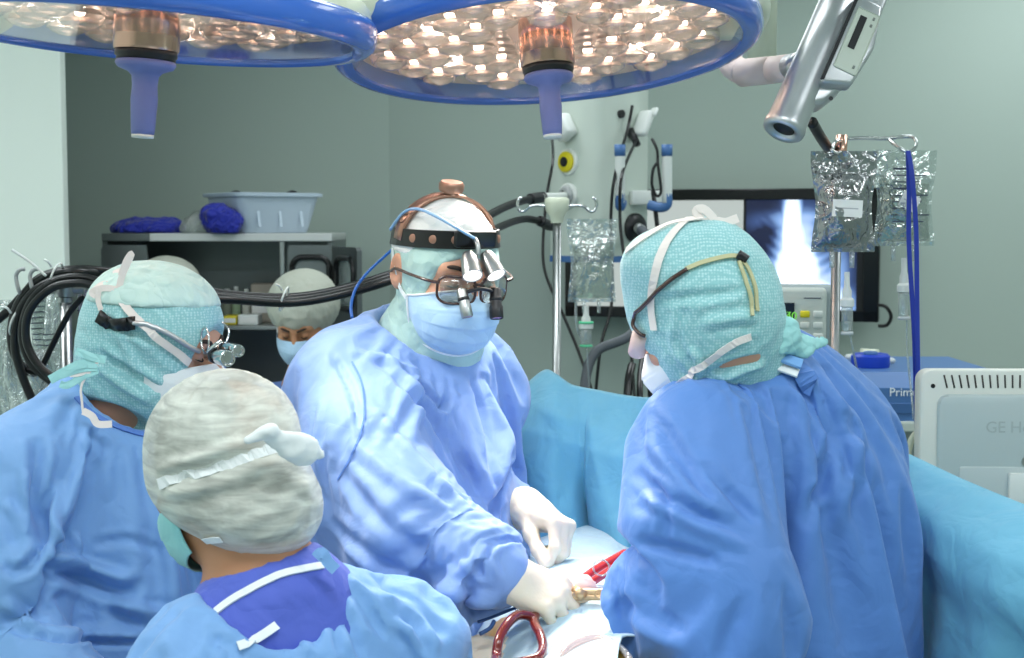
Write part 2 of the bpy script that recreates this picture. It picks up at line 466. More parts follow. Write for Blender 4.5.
def strokes(V, Q, N, lst):
    """folds along lines traced on the cloth: (points (x, y), width in m, height in m) — negative heights are creases"""
    bv = BVHTree.FromPolygons([Vector(v) for v in V], [tuple(int(i) for i in q) for q in Q])
    out = np.zeros(len(V)); o = Vector((0, 0, CAM_H))
    for st_ in lst:
        pts, w, h = st_[:3]; step = st_[3] if len(st_) > 3 else 0
        line = []
        for q in catmull([Vector((a, b, 0)) for a, b in pts], 6):
            hit = bv.ray_cast(o, (P(q.x, q.y, 1) - o).normalized())[0]
            if hit is not None: line.append(np.array(hit))
        if len(line) < 2: continue
        line = np.array(line); n = len(line) - 1
        best = np.full(len(V), 1e9); tt = np.zeros(len(V))
        near = (np.linalg.norm(V - line.mean(0), axis=1) < np.linalg.norm(line - line.mean(0), axis=1).max() + 7 * w)
        Vn = V[near]; bn = best[near]; tn = tt[near]; sn = np.zeros(len(Vn)); view = line.mean(0) - np.array(o)
        for i in range(n):
            a, b = line[i], line[i + 1]; d = b - a; L = d @ d + 1e-12
            if L > .0144: continue
            t = np.clip(((Vn - a) @ d) / L, 0, 1); dist = np.linalg.norm(Vn - a - t[:, None] * d, axis=1)
            m = dist < bn; bn[m] = dist[m]; tn[m] = (i + t[m]) / n; sn[m] = np.sign((Vn - a)[m] @ np.cross(d, view))
        taper = np.clip(np.minimum(tn, 1 - tn) * 4, 0, 1) ** .7
        x = bn / w
        prof = np.exp(-x * x * 1.2) - .35 * np.exp(-((x - 1.7) / .7) ** 2)
        if step:      # an overlapping edge: one side stands up and runs out softly
            rise = np.clip((sn * step * bn + .003) / .006, 0, 1); prof = rise * np.exp(-np.clip(sn * step * bn, 0, 9) / (w * 2.2)) - (1 - rise) * .45 * np.exp(-bn / (w * .8))
            out[near] += np.where(bn < 7 * w, h * prof * taper, 0)
        else:
            out[near] += np.where(bn < 3.2 * w, 1.35 * h * prof * taper, 0)
    return V + N * out[:, None]
def np_obj(name, V, Q, m, parent=None):
    me = bpy.data.meshes.new(name)
    me.vertices.add(len(V)); me.vertices.foreach_set('co', V.astype(np.float32).ravel())
    me.loops.add(Q.size); me.loops.foreach_set('vertex_index', Q.astype(np.int32).ravel())
    me.polygons.add(len(Q)); me.polygons.foreach_set('loop_start', np.arange(0, Q.size, 4, dtype=np.int32))
    me.update(calc_edges=True); me.validate()
    return link(name, me, m, parent)

def refine(V, Q):
    """one smooth subdivision of a quad mesh"""
    me = bpy.data.meshes.new('t'); me.from_pydata(V.tolist(), [], Q.tolist()); o = bpy.data.objects.new('t', me); C.objects.link(o)
    m = o.modifiers.new('s', 'SUBSURF'); m.levels = 1; m.render_levels = 1
    e = o.evaluated_get(bpy.context.evaluated_depsgraph_get()).to_mesh()
    W_ = np.empty(len(e.vertices) * 3, np.float32); e.vertices.foreach_get('co', W_)
    q = np.empty(len(e.polygons) * 4, np.int32); e.loops.foreach_get('vertex_index', q)
    bpy.data.objects.remove(o); bpy.data.meshes.remove(me)
    return W_.reshape(-1, 3).astype(float), q.reshape(-1, 4)
def drape_cloth(V, Q, col, pins, frames=30, grow=-.10, bend=5., grav=1., mass=.2, pinw=None):
    """lets the cloth settle under its own weight over what it covers; returns the settled shape"""
    me = bpy.data.meshes.new('t'); me.from_pydata(V.tolist(), [], Q.tolist()); o = bpy.data.objects.new('t', me); C.objects.link(o)
    co = None
    if col is not None:
        cme = bpy.data.meshes.new('t2'); cme.from_pydata(col[0].tolist(), [], col[1].tolist()); co = bpy.data.objects.new('t2', cme); C.objects.link(co)
        co.modifiers.new('c', 'COLLISION'); co.collision.thickness_outer = .004; co.collision.cloth_friction = 8; co.collision.damping = .5
    vg = o.vertex_groups.new(name='pin'); vg.add([int(i) for i in np.nonzero(pins)[0]], 1.0, 'REPLACE')
    m = o.modifiers.new('cl', 'CLOTH'); s = m.settings
    s.quality = 5; s.mass = mass; s.tension_stiffness = 25; s.compression_stiffness = 25; s.shear_stiffness = 15; s.bending_stiffness = bend
    s.tension_damping = 10; s.compression_damping = 10; s.shear_damping = 10; s.bending_damping = 1; s.air_damping = 2
    s.vertex_group_mass = 'pin'; s.pin_stiffness = 1.0; s.shrink_min = grow; s.effector_weights.gravity = grav
    cs = m.collision_settings; cs.use_collision = co is not None; cs.distance_min = .004; cs.collision_quality = 2; cs.use_self_collision = False
    m.point_cache.frame_start = 1; m.point_cache.frame_end = frames
    for f in range(1, frames + 1): SC.frame_set(f)
    e = o.evaluated_get(bpy.context.evaluated_depsgraph_get()).to_mesh(); W_ = np.empty(len(V) * 3, np.float32); e.vertices.foreach_get('co', W_)
    bpy.data.objects.remove(o)
    if co: bpy.data.objects.remove(co)
    SC.frame_set(1)
    return W_.reshape(-1, 3).astype(float)
# ------------------------------------------------------------------ materials of the room
M_wall = mat('wall_paint', (172, 187, 178), .75, bump=[(180, .05, .002)])
M_pier = mat('wall_paint_lit', (236, 245, 236), .6, bump=[(180, .05, .002)])  # paler than the other walls: the partition's brighter light is put into this colour
M_floor = mat('floor_vinyl', (150, 165, 165), .35, vary=.08)
M_ceil = mat('ceiling_paint', (225, 230, 228), .8)
M_white = mat('white_plastic', (226, 230, 226), .4)
M_cream = mat('cream_enamel', (214, 219, 196), .35, coat=.3)
M_grey = mat('grey_plastic', (170, 174, 174), .45)
M_dark = mat('dark_plastic', (22, 22, 26), .4)
M_rub = mat('black_rubber', (10, 10, 12), .32)
M_steel = mat('brushed_steel', (176, 178, 178), .3, 1., bump=[(300, .05, .001)])
M_chrome = mat('polished_chrome', (215, 215, 215), .1, 1.)
M_cab = mat('cabinet_steel', (112, 118, 118), .38, .75, vary=.06)
M_blue = mat('blue_enamel', (60, 110, 204), .25, coat=.5)
M_handle = mat('violet_blue_sleeve', (112, 124, 184), .5)
M_pblue = mat('blue_panel', (70, 112, 168), .4)
M_bin = mat('bin_plastic', (196, 212, 226), .4, trans=.1)
M_dblue = cloth('royal_blue_cloth', (36, 48, 160), .6, .9, 18)
M_yel = mat('yellow_plastic', (222, 205, 30), .4)
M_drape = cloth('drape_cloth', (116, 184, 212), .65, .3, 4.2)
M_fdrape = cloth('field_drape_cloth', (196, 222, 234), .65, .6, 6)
M_clear = clear_plastic('clear_film', (240, 246, 244), .06, .62, .5, 30)
M_glass = clear_plastic('lamp_glass', (244, 250, 248), .02, .12, 0)
M_tubec = clear_plastic('clear_tubing', (225, 232, 232), .2, .3, 0)
M_fluid = clear_plastic('bag_fluid', (214, 222, 216), .06, .2, .6, 14)
M_bluestrap = mat('blue_strap_webbing', (28, 54, 160), .6)
M_label = mat('paper_label', (236, 236, 232), .7)
M_ink = mat('printed_ink', (58, 64, 84), .7)
M_blood = mat('blood_filled_tube', (112, 30, 22), .22, coat=.4)
M_red = mat('red_tubing', (190, 36, 34), .25, coat=.4)
M_copper = mat('copper_tinted_metal', (214, 170, 150), .22, 1.)
M_reflect = mat('mirror_reflector', (240, 226, 216), .22, .7)
M_yskin = mat('iodine_stained_skin', (176, 138, 40), .3, sss=.1, vary=.2)
M_silver = mat('satin_silver', (196, 198, 200), .34, .85)

# ------------------------------------------------------------------ room shell
CORN = Vector(((390 - 512) / 1422 * 6.3, 6.3, 0)); RIGHT_END = Vector((2.9, 5.35, 0))
def wall_slab(name, a, b, back, m, h=3.0):
    mb = MB(); a, b = Vector(a), Vector(b); n = Vector(back)
    q = [a, b, b + n, a + n]
    mb.rings([[p + Vector((0, 0, 0)) for p in q], [p + Vector((0, 0, h)) for p in q]])
    return tag(mb.build(name, m, smooth=False), kind='structure')
wall_slab('wall_back', (-3.2, 6.3, 0), CORN, (0, .12, 0), M_wall)
wall_slab('wall_back_right', CORN, RIGHT_END, (.03, .12, 0), M_wall)
wall_slab('wall_right', RIGHT_END, (2.9, -3.2, 0), (.12, 0, 0), M_wall)
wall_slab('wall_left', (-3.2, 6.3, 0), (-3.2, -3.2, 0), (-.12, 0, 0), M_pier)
wall_slab('wall_front', (-3.2, -3.2, 0), (2.9, -3.2, 0), (0, -.12, 0), M_wall)
pier_x = (65 - 512) / 1422 * 4.9
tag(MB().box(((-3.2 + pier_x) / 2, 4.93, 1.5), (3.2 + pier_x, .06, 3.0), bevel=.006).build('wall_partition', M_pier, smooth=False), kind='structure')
tag(MB().box((-.15, 1.6, -.05), (6.4, 9.9, .1)).build('floor', M_floor, smooth=False), kind='structure')
tag(MB().box((-.15, 1.6, 3.05), (6.4, 9.9, .1)).build('ceiling', M_ceil, smooth=False), kind='structure')
M_diff = emit('luminaire_diffuser', (240, 248, 255), 2.2)
for i, (x, y) in enumerate(CEILING_LAMPS):
    t = thing('ceiling_light', (x, y, 2.96), 'white recessed rectangular ceiling light panel out of the picture overhead', 'light', 'ceiling light panels')
    fr = MB()
    for (dx, dy, sx, sy) in ((0, .29, 1.2, .03), (0, -.29, 1.2, .03), (.585, 0, .03, .55), (-.585, 0, .03, .55)): fr.box((x + dx, y + dy, 2.98), (sx, sy, .04), bevel=.004)
    fr.build('light_frame', M_white, t, smooth=False)
    MB().box((x, y, 2.985), (1.14, .55, .02), bevel=.004).build('diffuser', M_diff, t, smooth=False)

# ------------------------------------------------------------------ steel cabinet with the things on it
Yc = 5.4
c0, c1 = P(103, 237, Yc), P(333, 237, Yc)
ztop = c0.z + .015
cabt = thing('steel_cabinet', ((c0.x + c1.x) / 2, Yc + .2, 0), 'grey steel cabinet with open shelves and black-rimmed door windows against the back wall', 'cabinet')
def xs(px, Y=Yc): return (px - CX) / F_PX * Y
cw = c1.x - c0.x; cm = (c0.x + c1.x) / 2
b = MB(); b.box((cm, Yc + .41, ztop / 2), (cw, .015, ztop - .04)); b.box((c0.x + .01, Yc + .2, ztop / 2), (.02, .42, ztop - .03)); b.box((c1.x - .01, Yc + .2, ztop / 2), (.02, .42, ztop - .03)); b.box((cm, Yc + .2, .06), (cw, .42, .08))
b.build('carcass', M_cab, cabt, smooth=False)
MB().box(((xs(152) + c1.x) / 2, Yc + .2, ztop - .016), (c1.x - xs(152), .46, .03), bevel=.003).build('top_panel', mat('cabinet_top', (205, 208, 206), .4, .3), cabt, smooth=False)
MB().box(((c0.x + xs(152)) / 2, Yc + .2, ztop - .016), (xs(152) - c0.x, .44, .03), bevel=.003).build('top_panel', M_cab, cabt, smooth=False)
for z in (P(0, 328, Yc).z, P(0, 400, Yc).z, P(0, 470, Yc).z):
    MB().box((cm, Yc + .2, z), (cw - .045, .40, .014), bevel=.002).build('shelf', mat('shelf_steel', (150, 156, 154), .4, .5), cabt, smooth=False)
def window_door(x0, y0, x1, y1, z0, z1, wz0, wz1, wx0, wx1):
    """steel leaf with a rounded window held by a black rubber gasket"""
    a, b_ = Vector((x0, y0, 0)), Vector((x1, y1, 0)); w = (b_ - a).length
    M = basis((a + b_) / 2 + Vector((0, 0, (z0 + z1) / 2)), b_ - a, (b_ - a).cross(Vector((0, 0, 1))))
    h = z1 - z0; ww, wh = (wx1 - wx0) * w, wz1 - wz0; cx = ((wx0 + wx1) / 2 - .5) * w; cz = (wz0 + wz1) / 2 - (z0 + z1) / 2
    hole = [(cx + p, cz + q) for p, q in rrect(ww, wh, min(ww, wh) * .28, 6)]
    mb = MB(); n = len(hole)
    outer = []
    for (p, q) in hole:                       # the outline, reached from the hole's points
        dx, dy = p - cx, q - cz; k = 1e9
        if abs(dx) > 1e-6: k = min(k, ((w / 2 - cx) if dx > 0 else (w / 2 + cx)) / abs(dx))
        if abs(dy) > 1e-6: k = min(k, ((h / 2 - cz) if dy > 0 else (h / 2 + cz)) / abs(dy))
        outer.append((cx + dx * k, cz + dy * k))
    for zz in (0, .018): mb.rings([[M @ Vector((p, q, zz)) for p, q in hole], [M @ Vector((p, q, zz)) for p, q in outer]], caps=False)
    mb.rings([[M @ Vector((p, q, zz)) for p, q in outer] for zz in (0, .018)], caps=False); mb.rings([[M @ Vector((p, q, zz)) for p, q in hole] for zz in (0, .018)], caps=False)
    d = mb.build('door', M_cab, cabt, smooth=False)
    MB().tube([M @ Vector((p, q, .02)) for p, q in hole], .011, 8, 2, closed=True).build('window_gasket', M_rub, d)
    MB().prism([(cx + p, cz + q) for p, q in rrect(ww * .97, wh * .97, min(ww, wh) * .27, 6)], M @ Matrix.Translation((0, 0, .006)), .005).build('window_pane', clear_plastic('door_glass', (190, 205, 205), .22, .15), d, smooth=False)
zw1, zw0 = P(0, 257, Yc).z, P(0, 306, Yc).z
window_door(c0.x, Yc - .012, xs(150), Yc - .012, .12, ztop - .045, zw0 - .25, P(0, 285, Yc).z, .28, .98 - .05)
window_door(xs(289), Yc - .012, c1.x, Yc - .012, .12, ztop - .045, zw0, zw1, .1, .93)
window_door(c1.x + .012, Yc - .01, xs(362, 5.08), 5.08, .12, ztop - .05, zw0, zw1, .2, .88)
MB().box((xs(283), Yc - .006, ztop - .2), (.02, .02, .34), bevel=.004).build('hinge_post', M_steel, cabt, smooth=False)
# boxes and bottles on the shelf
zsh = P(0, 328, Yc).z + .008
def small_box(px0, px1, py, Y, dep, m, name, label, cat, rot=0):
    a, b_ = P(px0, 328, Y), P(px1, 328, Y); h = P(0, py, Y).z - zsh
    mb = MB().box(((a.x + b_.x) / 2, Y + dep / 2, zsh + h / 2), (b_.x - a.x, dep, h), Matrix.Rotation(rot, 3, 'Z'), bevel=.004)
    mb.mi = 1; mb.box(((a.x + b_.x) / 2, Y - .001, zsh + h / 2), ((b_.x - a.x) * .8, .002, h * .5), Matrix.Rotation(rot, 3, 'Z'))
    o = mb.build(name, [m, M_label], smooth=False); return tag(o, label, cat)
small_box(223, 237, 316, 5.45, .1, M_yel, 'carton', 'small yellow carton at the left end of the cabinet shelf', 'box')
small_box(238, 258, 315, 5.44, .1, M_white, 'carton', 'low white carton between the yellow carton and the nurse on the shelf', 'box')
small_box(250, 272, 284, 5.58, .12, mat('beige_card', (168, 160, 146), .7), 'carton', 'tall beige carton at the back of the cabinet shelf', 'box', .1)
for px, r, h, col, lab in ((227, .022, .13, (120, 128, 112), 'grey-green bottle behind the yellow carton on the cabinet shelf'), (236, .017, .14, (150, 172, 140), 'green-tinted bottle on the cabinet shelf behind the white carton'), (246, .017, .13, (205, 208, 198), 'white bottle on the cabinet shelf behind the white carton')):
    x = xs(px, 5.62); t = thing('bottle', (x, 5.62, zsh), lab, 'bottle')
    MB().lathe([(r * .92, 0), (r, .004), (r, h * .68), (r * .8, h * .78), (r * .42, h * .84), (r * .42, h * .9)], Matrix.Translation((x, 5.62, zsh)), 18).build('body', mat('bottle_%d' % px, col, .3), t)
    MB().lathe([(r * .5, h * .88), (r * .5, h), (r * .4, h * 1.01)], Matrix.Translation((x, 5.62, zsh)), 18).build('cap', M_white, t)

# storage bin
Yb = 5.56; bc = P(263, 234, Yb); rot = math.radians(36); t = thing('storage_bin', (bc.x, Yb, ztop), 'translucent pale blue storage tub on top of the steel cabinet', 'bin')
hb = P(0, 194, Yb).z - ztop
def rr3(w, d, r, z, n=5): return [Vector((bc.x, Yb, ztop + z)) + Matrix.Rotation(rot, 3, 'Z') @ Vector((x, y, 0)) for x, y in rrect(w, d, r, n)]
mb = MB(); mb.rings([rr3(.27, .25, .03, .0), rr3(.28, .26, .035, .006), rr3(.335, .315, .04, hb - .03), rr3(.337, .317, .04, hb - .03), rr3(.345, .325, .04, hb), rr3(.333, .313, .04, hb), rr3(.27, .25, .03, .012)])
body = mb.build('tub', M_bin, t, sharp=35)
MB().rings([rr3(.345, .325, .04, hb - .012), rr3(.372, .352, .045, hb - .012), rr3(.375, .355, .045, hb), rr3(.345, .325, .04, hb + .003)], caps=False).build('rim', M_bin, t, sharp=35)
for sgn in (-.09, .0, .09):
    R = Matrix.Rotation(rot, 3, 'Z'); mbx = MB()
    mbx.box(Vector((bc.x, Yb, ztop + hb * .45)) + R @ Vector((sgn, -.149, 0)), (.012, .006, hb * .62), R @ Matrix.Rotation(-.22, 3, 'X'), bevel=.002); mbx.build('rib', M_bin, t, smooth=False)
for px, lab in ((233, 'small dark bag corner showing above the rim of the pale blue tub, left one'), (289, 'small dark bag corner showing above the rim of the pale blue tub, right one')):
    V, Q = sdf_mesh([ell(P(px, 203, Yb), (.04, .05, .04)), ell(P(px + 4, 194.5, Yb), (.014, .015, .012))], .008)
    V = folds(V, vnormals(V, Q), [(P(px, 197, Yb), .1, (1, 0, .3), .02, .004)])
    tag(np_obj('plastic_bag', V, Q, M_dark), lab, 'bag')
# blue bundles and clear bag
def lump(name, prims, m, label, cat, zone, vox=.006):
    V, Q = sdf_mesh(prims, vox); V = relax(V, Q, 2)
    for z in zone: V = folds(V, vnormals(V, Q), [z], seed=int(abs(z[0][0]) * 97) + 3)
    V[:, 2] = np.maximum(V[:, 2], ztop + .0005)
    return tag(np_obj(name, V, Q, m), label, cat)
p = P(147, 228, 5.5)
lump('folded_cloth', [ell(p + Vector((-.06, 0, -.004)), (.075, .09, .03)), ell(p + Vector((.03, 0, 0)), (.105, .09, .034)), ell(p + Vector((.09, -.01, .0)), (.05, .07, .03))], M_dblue, 'flat royal blue cloth bundle on the left of the cabinet top', 'cloth', [(p, .2, (1, .2, .3), .03, .014), (p, .2, (.3, .2, 1), .02, .006)])
p = P(198, 224, 5.42)
lump('plastic_bag', [ell(p, (.05, .05, .042)), ell(p + Vector((.03, 0, .012)), (.045, .04, .035)), ell(p + Vector((-.03, 0, -.015)), (.04, .05, .024))], clear_plastic('crumpled_bag', (225, 230, 225), .28, .35, 1., 40), 'crumpled clear plastic bag between the two blue bundles on the cabinet', 'bag', [(p, .12, (.4, 0, 1), .02, .008)])
p = P(222, 219, 5.36)
lump('folded_cloth', [ell(p, (.06, .055, .05)), ell(p + Vector((.03, 0, -.02)), (.045, .05, .04)), ell(p + Vector((-.04, .0, .012)), (.035, .04, .035)), ell(p + Vector((.0, 0, -.035)), (.05, .05, .022))], M_dblue, 'crumpled royal blue cloth bundle in front of the pale blue tub', 'cloth', [(p, .14, (.5, .1, .6), .026, .014), (p, .14, (1, .1, -.4), .018, .006)])

# ------------------------------------------------------------------ ceiling supply pendant
YP = 4.87
zb = P(0, 263, YP).z
edge = P(598, 200, YP)
pl, pr = P(545, 200, YP + .2), P(653, 200, YP + .2)
nl = Vector((pl.y - edge.y, -(pl.x - edge.x), 0)) * -1; nl = Vector((-abs(nl.x), -abs(nl.y), 0)).normalized()
nr = Vector((abs(pr.y - edge.y), -abs(pr.x - edge.x), 0)).normalized()
pend = thing('supply_pendant', (edge.x, edge.y + .2, zb), 'white-green ceiling supply column with gas outlets and sockets behind the surgeons', 'pendant')
eb = Vector((edge.x, edge.y + .4, 0))
def corner(z, off=0.):
    pts = [Vector((pl.x, pl.y, 0)), Vector((edge.x, edge.y, 0)), Vector((pr.x, pr.y, 0)), eb]
    out = []
    for i, q in enumerate(pts):
        a, c = pts[i - 1], pts[(i + 1) % 4]
        for s_ in (.035, .0):
            d = ((a if s_ else c) - q).normalized() * .03
            out.append(q + d + Vector((0, 0, z)))
    ctr = sum(out, Vector()) / len(out)
    return [ctr + (v - ctr) * (1 + off) for v in out]
M_pend = mat('pendant_enamel', (204, 214, 204), .4)
MB().rings([corner(zb + .02), corner(2.995)]).build('column', M_pend, pend, sharp=50)
MB().rings([corner(zb, .015), corner(zb + .022, .015)]).build('bumper_strip', M_pblue, pend, sharp=50)
def fL(px, py): # point on the left face seen at px,py
    d = (P(px, py, 1) - Vector((0, 0, CAM_H))); o = Vector((0, 0, CAM_H)); e = Vector((edge.x, edge.y, 0)); tt = (e - o).dot(nl) / d.dot(nl); return o + d * tt
def fR(px, py):
    d = (P(px, py, 1) - Vector((0, 0, CAM_H))); o = Vector((0, 0, CAM_H)); e = Vector((edge.x, edge.y, 0)); tt = (e - o).dot(nr) / d.dot(nr); return o + d * tt
def disc(pt, n, prof, name, m, parent, seg=24):
    R = frame(n).to_4x4(); R.translation = pt; return MB().lathe(prof, R, seg).build(name, m, parent, sharp=40)
ptY = fL(569, 162)
disc(ptY, nl, [(.0, 0), (.046, 0), (.046, .008), (.042, .012), (0, .012)], 'outlet_ring', M_white, pend)
o_ = disc(ptY, nl, [(.0, .011), (.036, .011), (.036, .02), (.03, .024), (.0, .024)], 'gas_outlet', M_yel, pend)
disc(ptY, nl, [(0, .023), (.017, .023), (.017, .028), (.006, .026), (0, .026)], 'outlet_socket', M_dark, o_)
ptW = fL(569, 196)
disc(ptW, nl, [(0, 0), (.045, 0), (.045, .008), (.041, .012), (0, .012)], 'outlet_ring', M_white, pend)
o_ = disc(ptW, nl, [(0, .011), (.034, .011), (.034, .02), (.028, .026), (0, .026)], 'gas_outlet', M_grey, pend)
disc(ptW, nl, [(0, .025), (.02, .025), (.018, .032), (0, .032)], 'outlet_socket', M_chrome, o_)
tt_ = nl.cross(Vector((0, 0, 1))).normalized()
def plug(pt, n, tilt, name, label, w=.075, h=.085, d=.06):
    M = basis(pt + n * d * .5, n.cross(Vector((0, 0, 1))), n).to_3x3() @ Matrix.Rotation(tilt, 3, 'Z')
    t = thing(name, pt, label, 'plug'); q = MB().box(pt + n * (d * .5 + .004), (w, h, d), M, bevel=.012); q.build('plug_body', M_white, t, sharp=50)
    MB().box(pt + n * (d + .004) + M @ Vector((0, -h * .45, 0)), (w * .5, h * .35, d * .5), M, bevel=.008).build('plug_collar', M_white, t, sharp=50)
    return t
plug(fL(570, 128), nl, .55, 'power_plug', 'white tilted angular plug in the supply column above the yellow outlet', .07, .085, .05)
plug(fR(636, 124), nr, -.5, 'power_plug', 'white plug cover standing off the right face of the supply column', .03, .1, .06)
MB().cyl(fR(630, 131), fR(630, 131) + nr * .05 + Vector((-.01, 0, -.05)), .016, .011).build('socket', M_dark, pend)
disc(fR(620, 114), nr, [(0, 0), (.014, 0), (.014, .012), (0, .012)], 'screw_cap', M_dark, pend)
# equipment rail with two handles on the right face
brk = fR(642, 198)
hx = Vector((1, 0, 0))
M = basis(brk + nr * .03, nr.cross(Vector((0, 0, 1))) * -1, nr)
MB().box(brk + nr * .035, (.15, .05, .05), basis(brk, Vector((1, .3, 0)), Vector((0, 0, 1))).to_3x3(), bevel=.006).build('rail_bracket', M_white, pend, sharp=50)
for (px, Y, blo) in ((620, 4.72, 0), (667, 4.72, 1)):
    top, bot = P(px, 147, Y), P(px, 203, Y)
    h_ = MB().tube([top, bot], .017, 12, 6).build('handle', M_white, pend)
    MB().cyl(top + Vector((0, 0, -.03)), top + Vector((0, 0, .008)), .0185).build('handle_cap', M_pblue, h_)
    e2 = P(px - 18 if blo else px + 2, 205 if blo else 202, 4.75)
    MB().tube([bot + Vector((0, 0, .03)), bot + Vector((0, 0, -.005)), bot.lerp(e2, .4) + Vector((0, 0, -.012)), e2], .017, 10, 5).build('handle_elbow', M_pblue, h_)
q = fR(634, 228)
disc(q, nr, [(0, 0), (.052, 0), (.052, .012), (.046, .02), (.03, .024), (0, .024)], 'hose_socket', M_dark, pend)
t = thing('grey_hose', q, 'grey corrugated hose plugged into the black socket of the supply column', 'hose')
MB().cyl(q + nr * .02, P(641, 230, 4.66), .018).build('coupling', M_steel, t)
hp = [P(641, 230, 4.66), P(652, 240, 4.5), P(662, 262, 4.35), P(655, 300, 4.2), P(630, 335, 4.1), P(596, 352, 4.05), P(585, 385, 4.0), P(588, 430, 3.95)]
cc = catmull(hp, 26); mb = MB(); mb.tube(cc, [.0155 if i % 2 else .0125 for i in range(len(cc))], 10, 0); mb.build('hose', mat('hose_grey', (86, 92, 98), .5), t)
# left-hand hoses into the column
def hose(name, pts, r, m, label, cat='hose', group=None, seg=10):
    return tag(MB().tube(pts, r, seg, 8).build(name, m), label, cat, group)
t = thing('gas_hose', ptW, 'black hose with white coupling plugged into the round grey outlet of the column', 'hose')
MB().tube([ptW + nl * .02, P(556, 197, 4.72), P(548, 197, 4.66), P(541, 197, 4.6)], .014, 12, 4).build('coupling', M_white, t)
MB().tube([P(543, 197, 4.62), P(536, 198, 4.58), P(530, 199, 4.55)], .0175, 12, 4).build('collar', M_dark, t)
MB().tube([P(532, 198.5, 4.56), P(515, 203, 4.45), P(495, 212, 4.3), P(470, 228, 4.1), P(440, 255, 3.8), P(405, 274, 3.5)], .0125, 10, 8).build('hose', M_rub, t)
t = thing('gas_hose', P(548, 224, 4.6), 'black hose ending in a black angled connector just left of the IV pole', 'hose')
MB().tube([P(552, 226, 4.62), P(548, 225, 4.6), P(540, 221, 4.55)], .017, 12, 4).build('connector', M_dark, t)
MB().tube([P(541, 221.5, 4.56), P(527, 219, 4.5), P(512, 222, 4.4), P(490, 232, 4.2), P(460, 252, 3.9), P(405, 278, 3.5)], .0115, 10, 8).build('hose', M_rub, t)
# thin cables hanging on and under the column
def cable(pts, r=.0045, label='', m=None): return hose('cable', pts, r, m or M_rub, label, 'cable', seg=7)
cable([fL(562, 133) + nl * .05, P(553, 160, 4.7), P(547, 195, 4.66), P(543, 245, 4.62), P(546, 275, 4.6), P(562, 312, 4.58), P(578, 350, 4.55), P(592, 392, 4.5), P(596, 430, 4.45)], .005, 'thin black cable hanging from the angular plug down past the IV pole')
cable([fR(628, 106) + nr * .02, fR(621, 130) + nr * .03, P(616, 170, 4.72), P(611, 215, 4.7), P(612, 300, 4.66), P(601, 345, 4.62), P(595, 400, 4.6)], .0055, 'black cable running down the middle of the supply column')
cable([fR(630, 140) + nr * .03, P(622, 175, 4.68), P(620, 215, 4.66), P(623, 248, 4.64), P(630, 285, 4.6), P(632, 360, 4.55), P(636, 410, 4.5)], .0055, 'black cable hanging beside the left handle of the column')
cable([P(652, 139, 4.75), P(657, 150, 4.72), P(658, 165, 4.7), P(661, 190, 4.7), P(657, 196, 4.7), P(652, 185, 4.7), P(653, 170, 4.7), P(657, 163, 4.7)], .005, 'short looped black cable tied up between the two handles')
cable([P(653, 190, 4.78), P(658, 230, 4.7), P(664, 265, 4.65), P(668, 330, 4.6), P(672, 410, 4.5)], .008, 'thicker black cable dropping behind the right handle')
cable([P(632, 365, 4.2), P(629, 380, 4.15), P(627, 410, 4.1), P(625, 440, 4.05)], .013, 'black hose end hanging under the display near the grey hose')
cable([P(646, 345, 4.3), P(641, 370, 4.2), P(640, 400, 4.1), P(642, 440, 4.1)], .01, 'black hose hanging behind the hooded surgeon on the right')
cable([P(655, 340, 4.3), P(650, 375, 4.2), P(652, 420, 4.1)], .008, 'thin black hose hanging nearest the hooded surgeon on the right')

# ------------------------------------------------------------------ wide wall display with the chest X-ray
dl, dr = P(566, 250, 5.93), P(880, 250, 5.55)
dx = Vector((dr.x - dl.x, dr.y - dl.y, 0)); dw = dx.length; dn = Vector((dx.y, -dx.x, 0)).normalized()
zt, zl = P(720, 189, 5.74).z, P(720, 319, 5.74).z; dh = zt - zl
DM = basis(Vector(((dl.x + dr.x) / 2, (dl.y + dr.y) / 2, (zt + zl) / 2)), dx, dn)
disp = thing('wall_display', DM.translation, 'wide black-framed wall display showing a chest X-ray beside a pale screen', 'display')
def dbox(x0, x1, y0, y1, z0, z1, name, m, parent=disp, bevel=.004):
    return MB().box(DM @ Vector(((x0 + x1) / 2, (y0 + y1) / 2, (z0 + z1) / 2)), (x1 - x0, y1 - y0, z1 - z0), DM.to_3x3(), bevel=bevel).build(name, m, parent, smooth=False)
hw, hh = dw / 2, dh / 2; bz = .045
dbox(-hw, hw, -hh, hh, -.05, -.003, 'back_case', M_dark)
mb = MB()
for (x0, x1, y0, y1) in ((-hw, hw, hh - bz, hh), (-hw, hw, -hh, -hh + bz), (-hw, -hw + bz, -hh, hh), (hw - bz * 1.4, hw, -hh, hh)):
    mb.box(DM @ Vector(((x0 + x1) / 2, (y0 + y1) / 2, .002)), (x1 - x0, y1 - y0, .03), DM.to_3x3(), bevel=.004)
mb.build('bezel', mat('display_bezel', (12, 12, 14), .2), disp, smooth=False)
xm = -hw + dw * (748 - 566) / (880 - 566.)
dbox(-hw + bz, xm, -hh + bz, hh - bz, -.003, .0, 'plain_screen', emit('plain_screen_light', (205, 216, 212), .8), bevel=0)
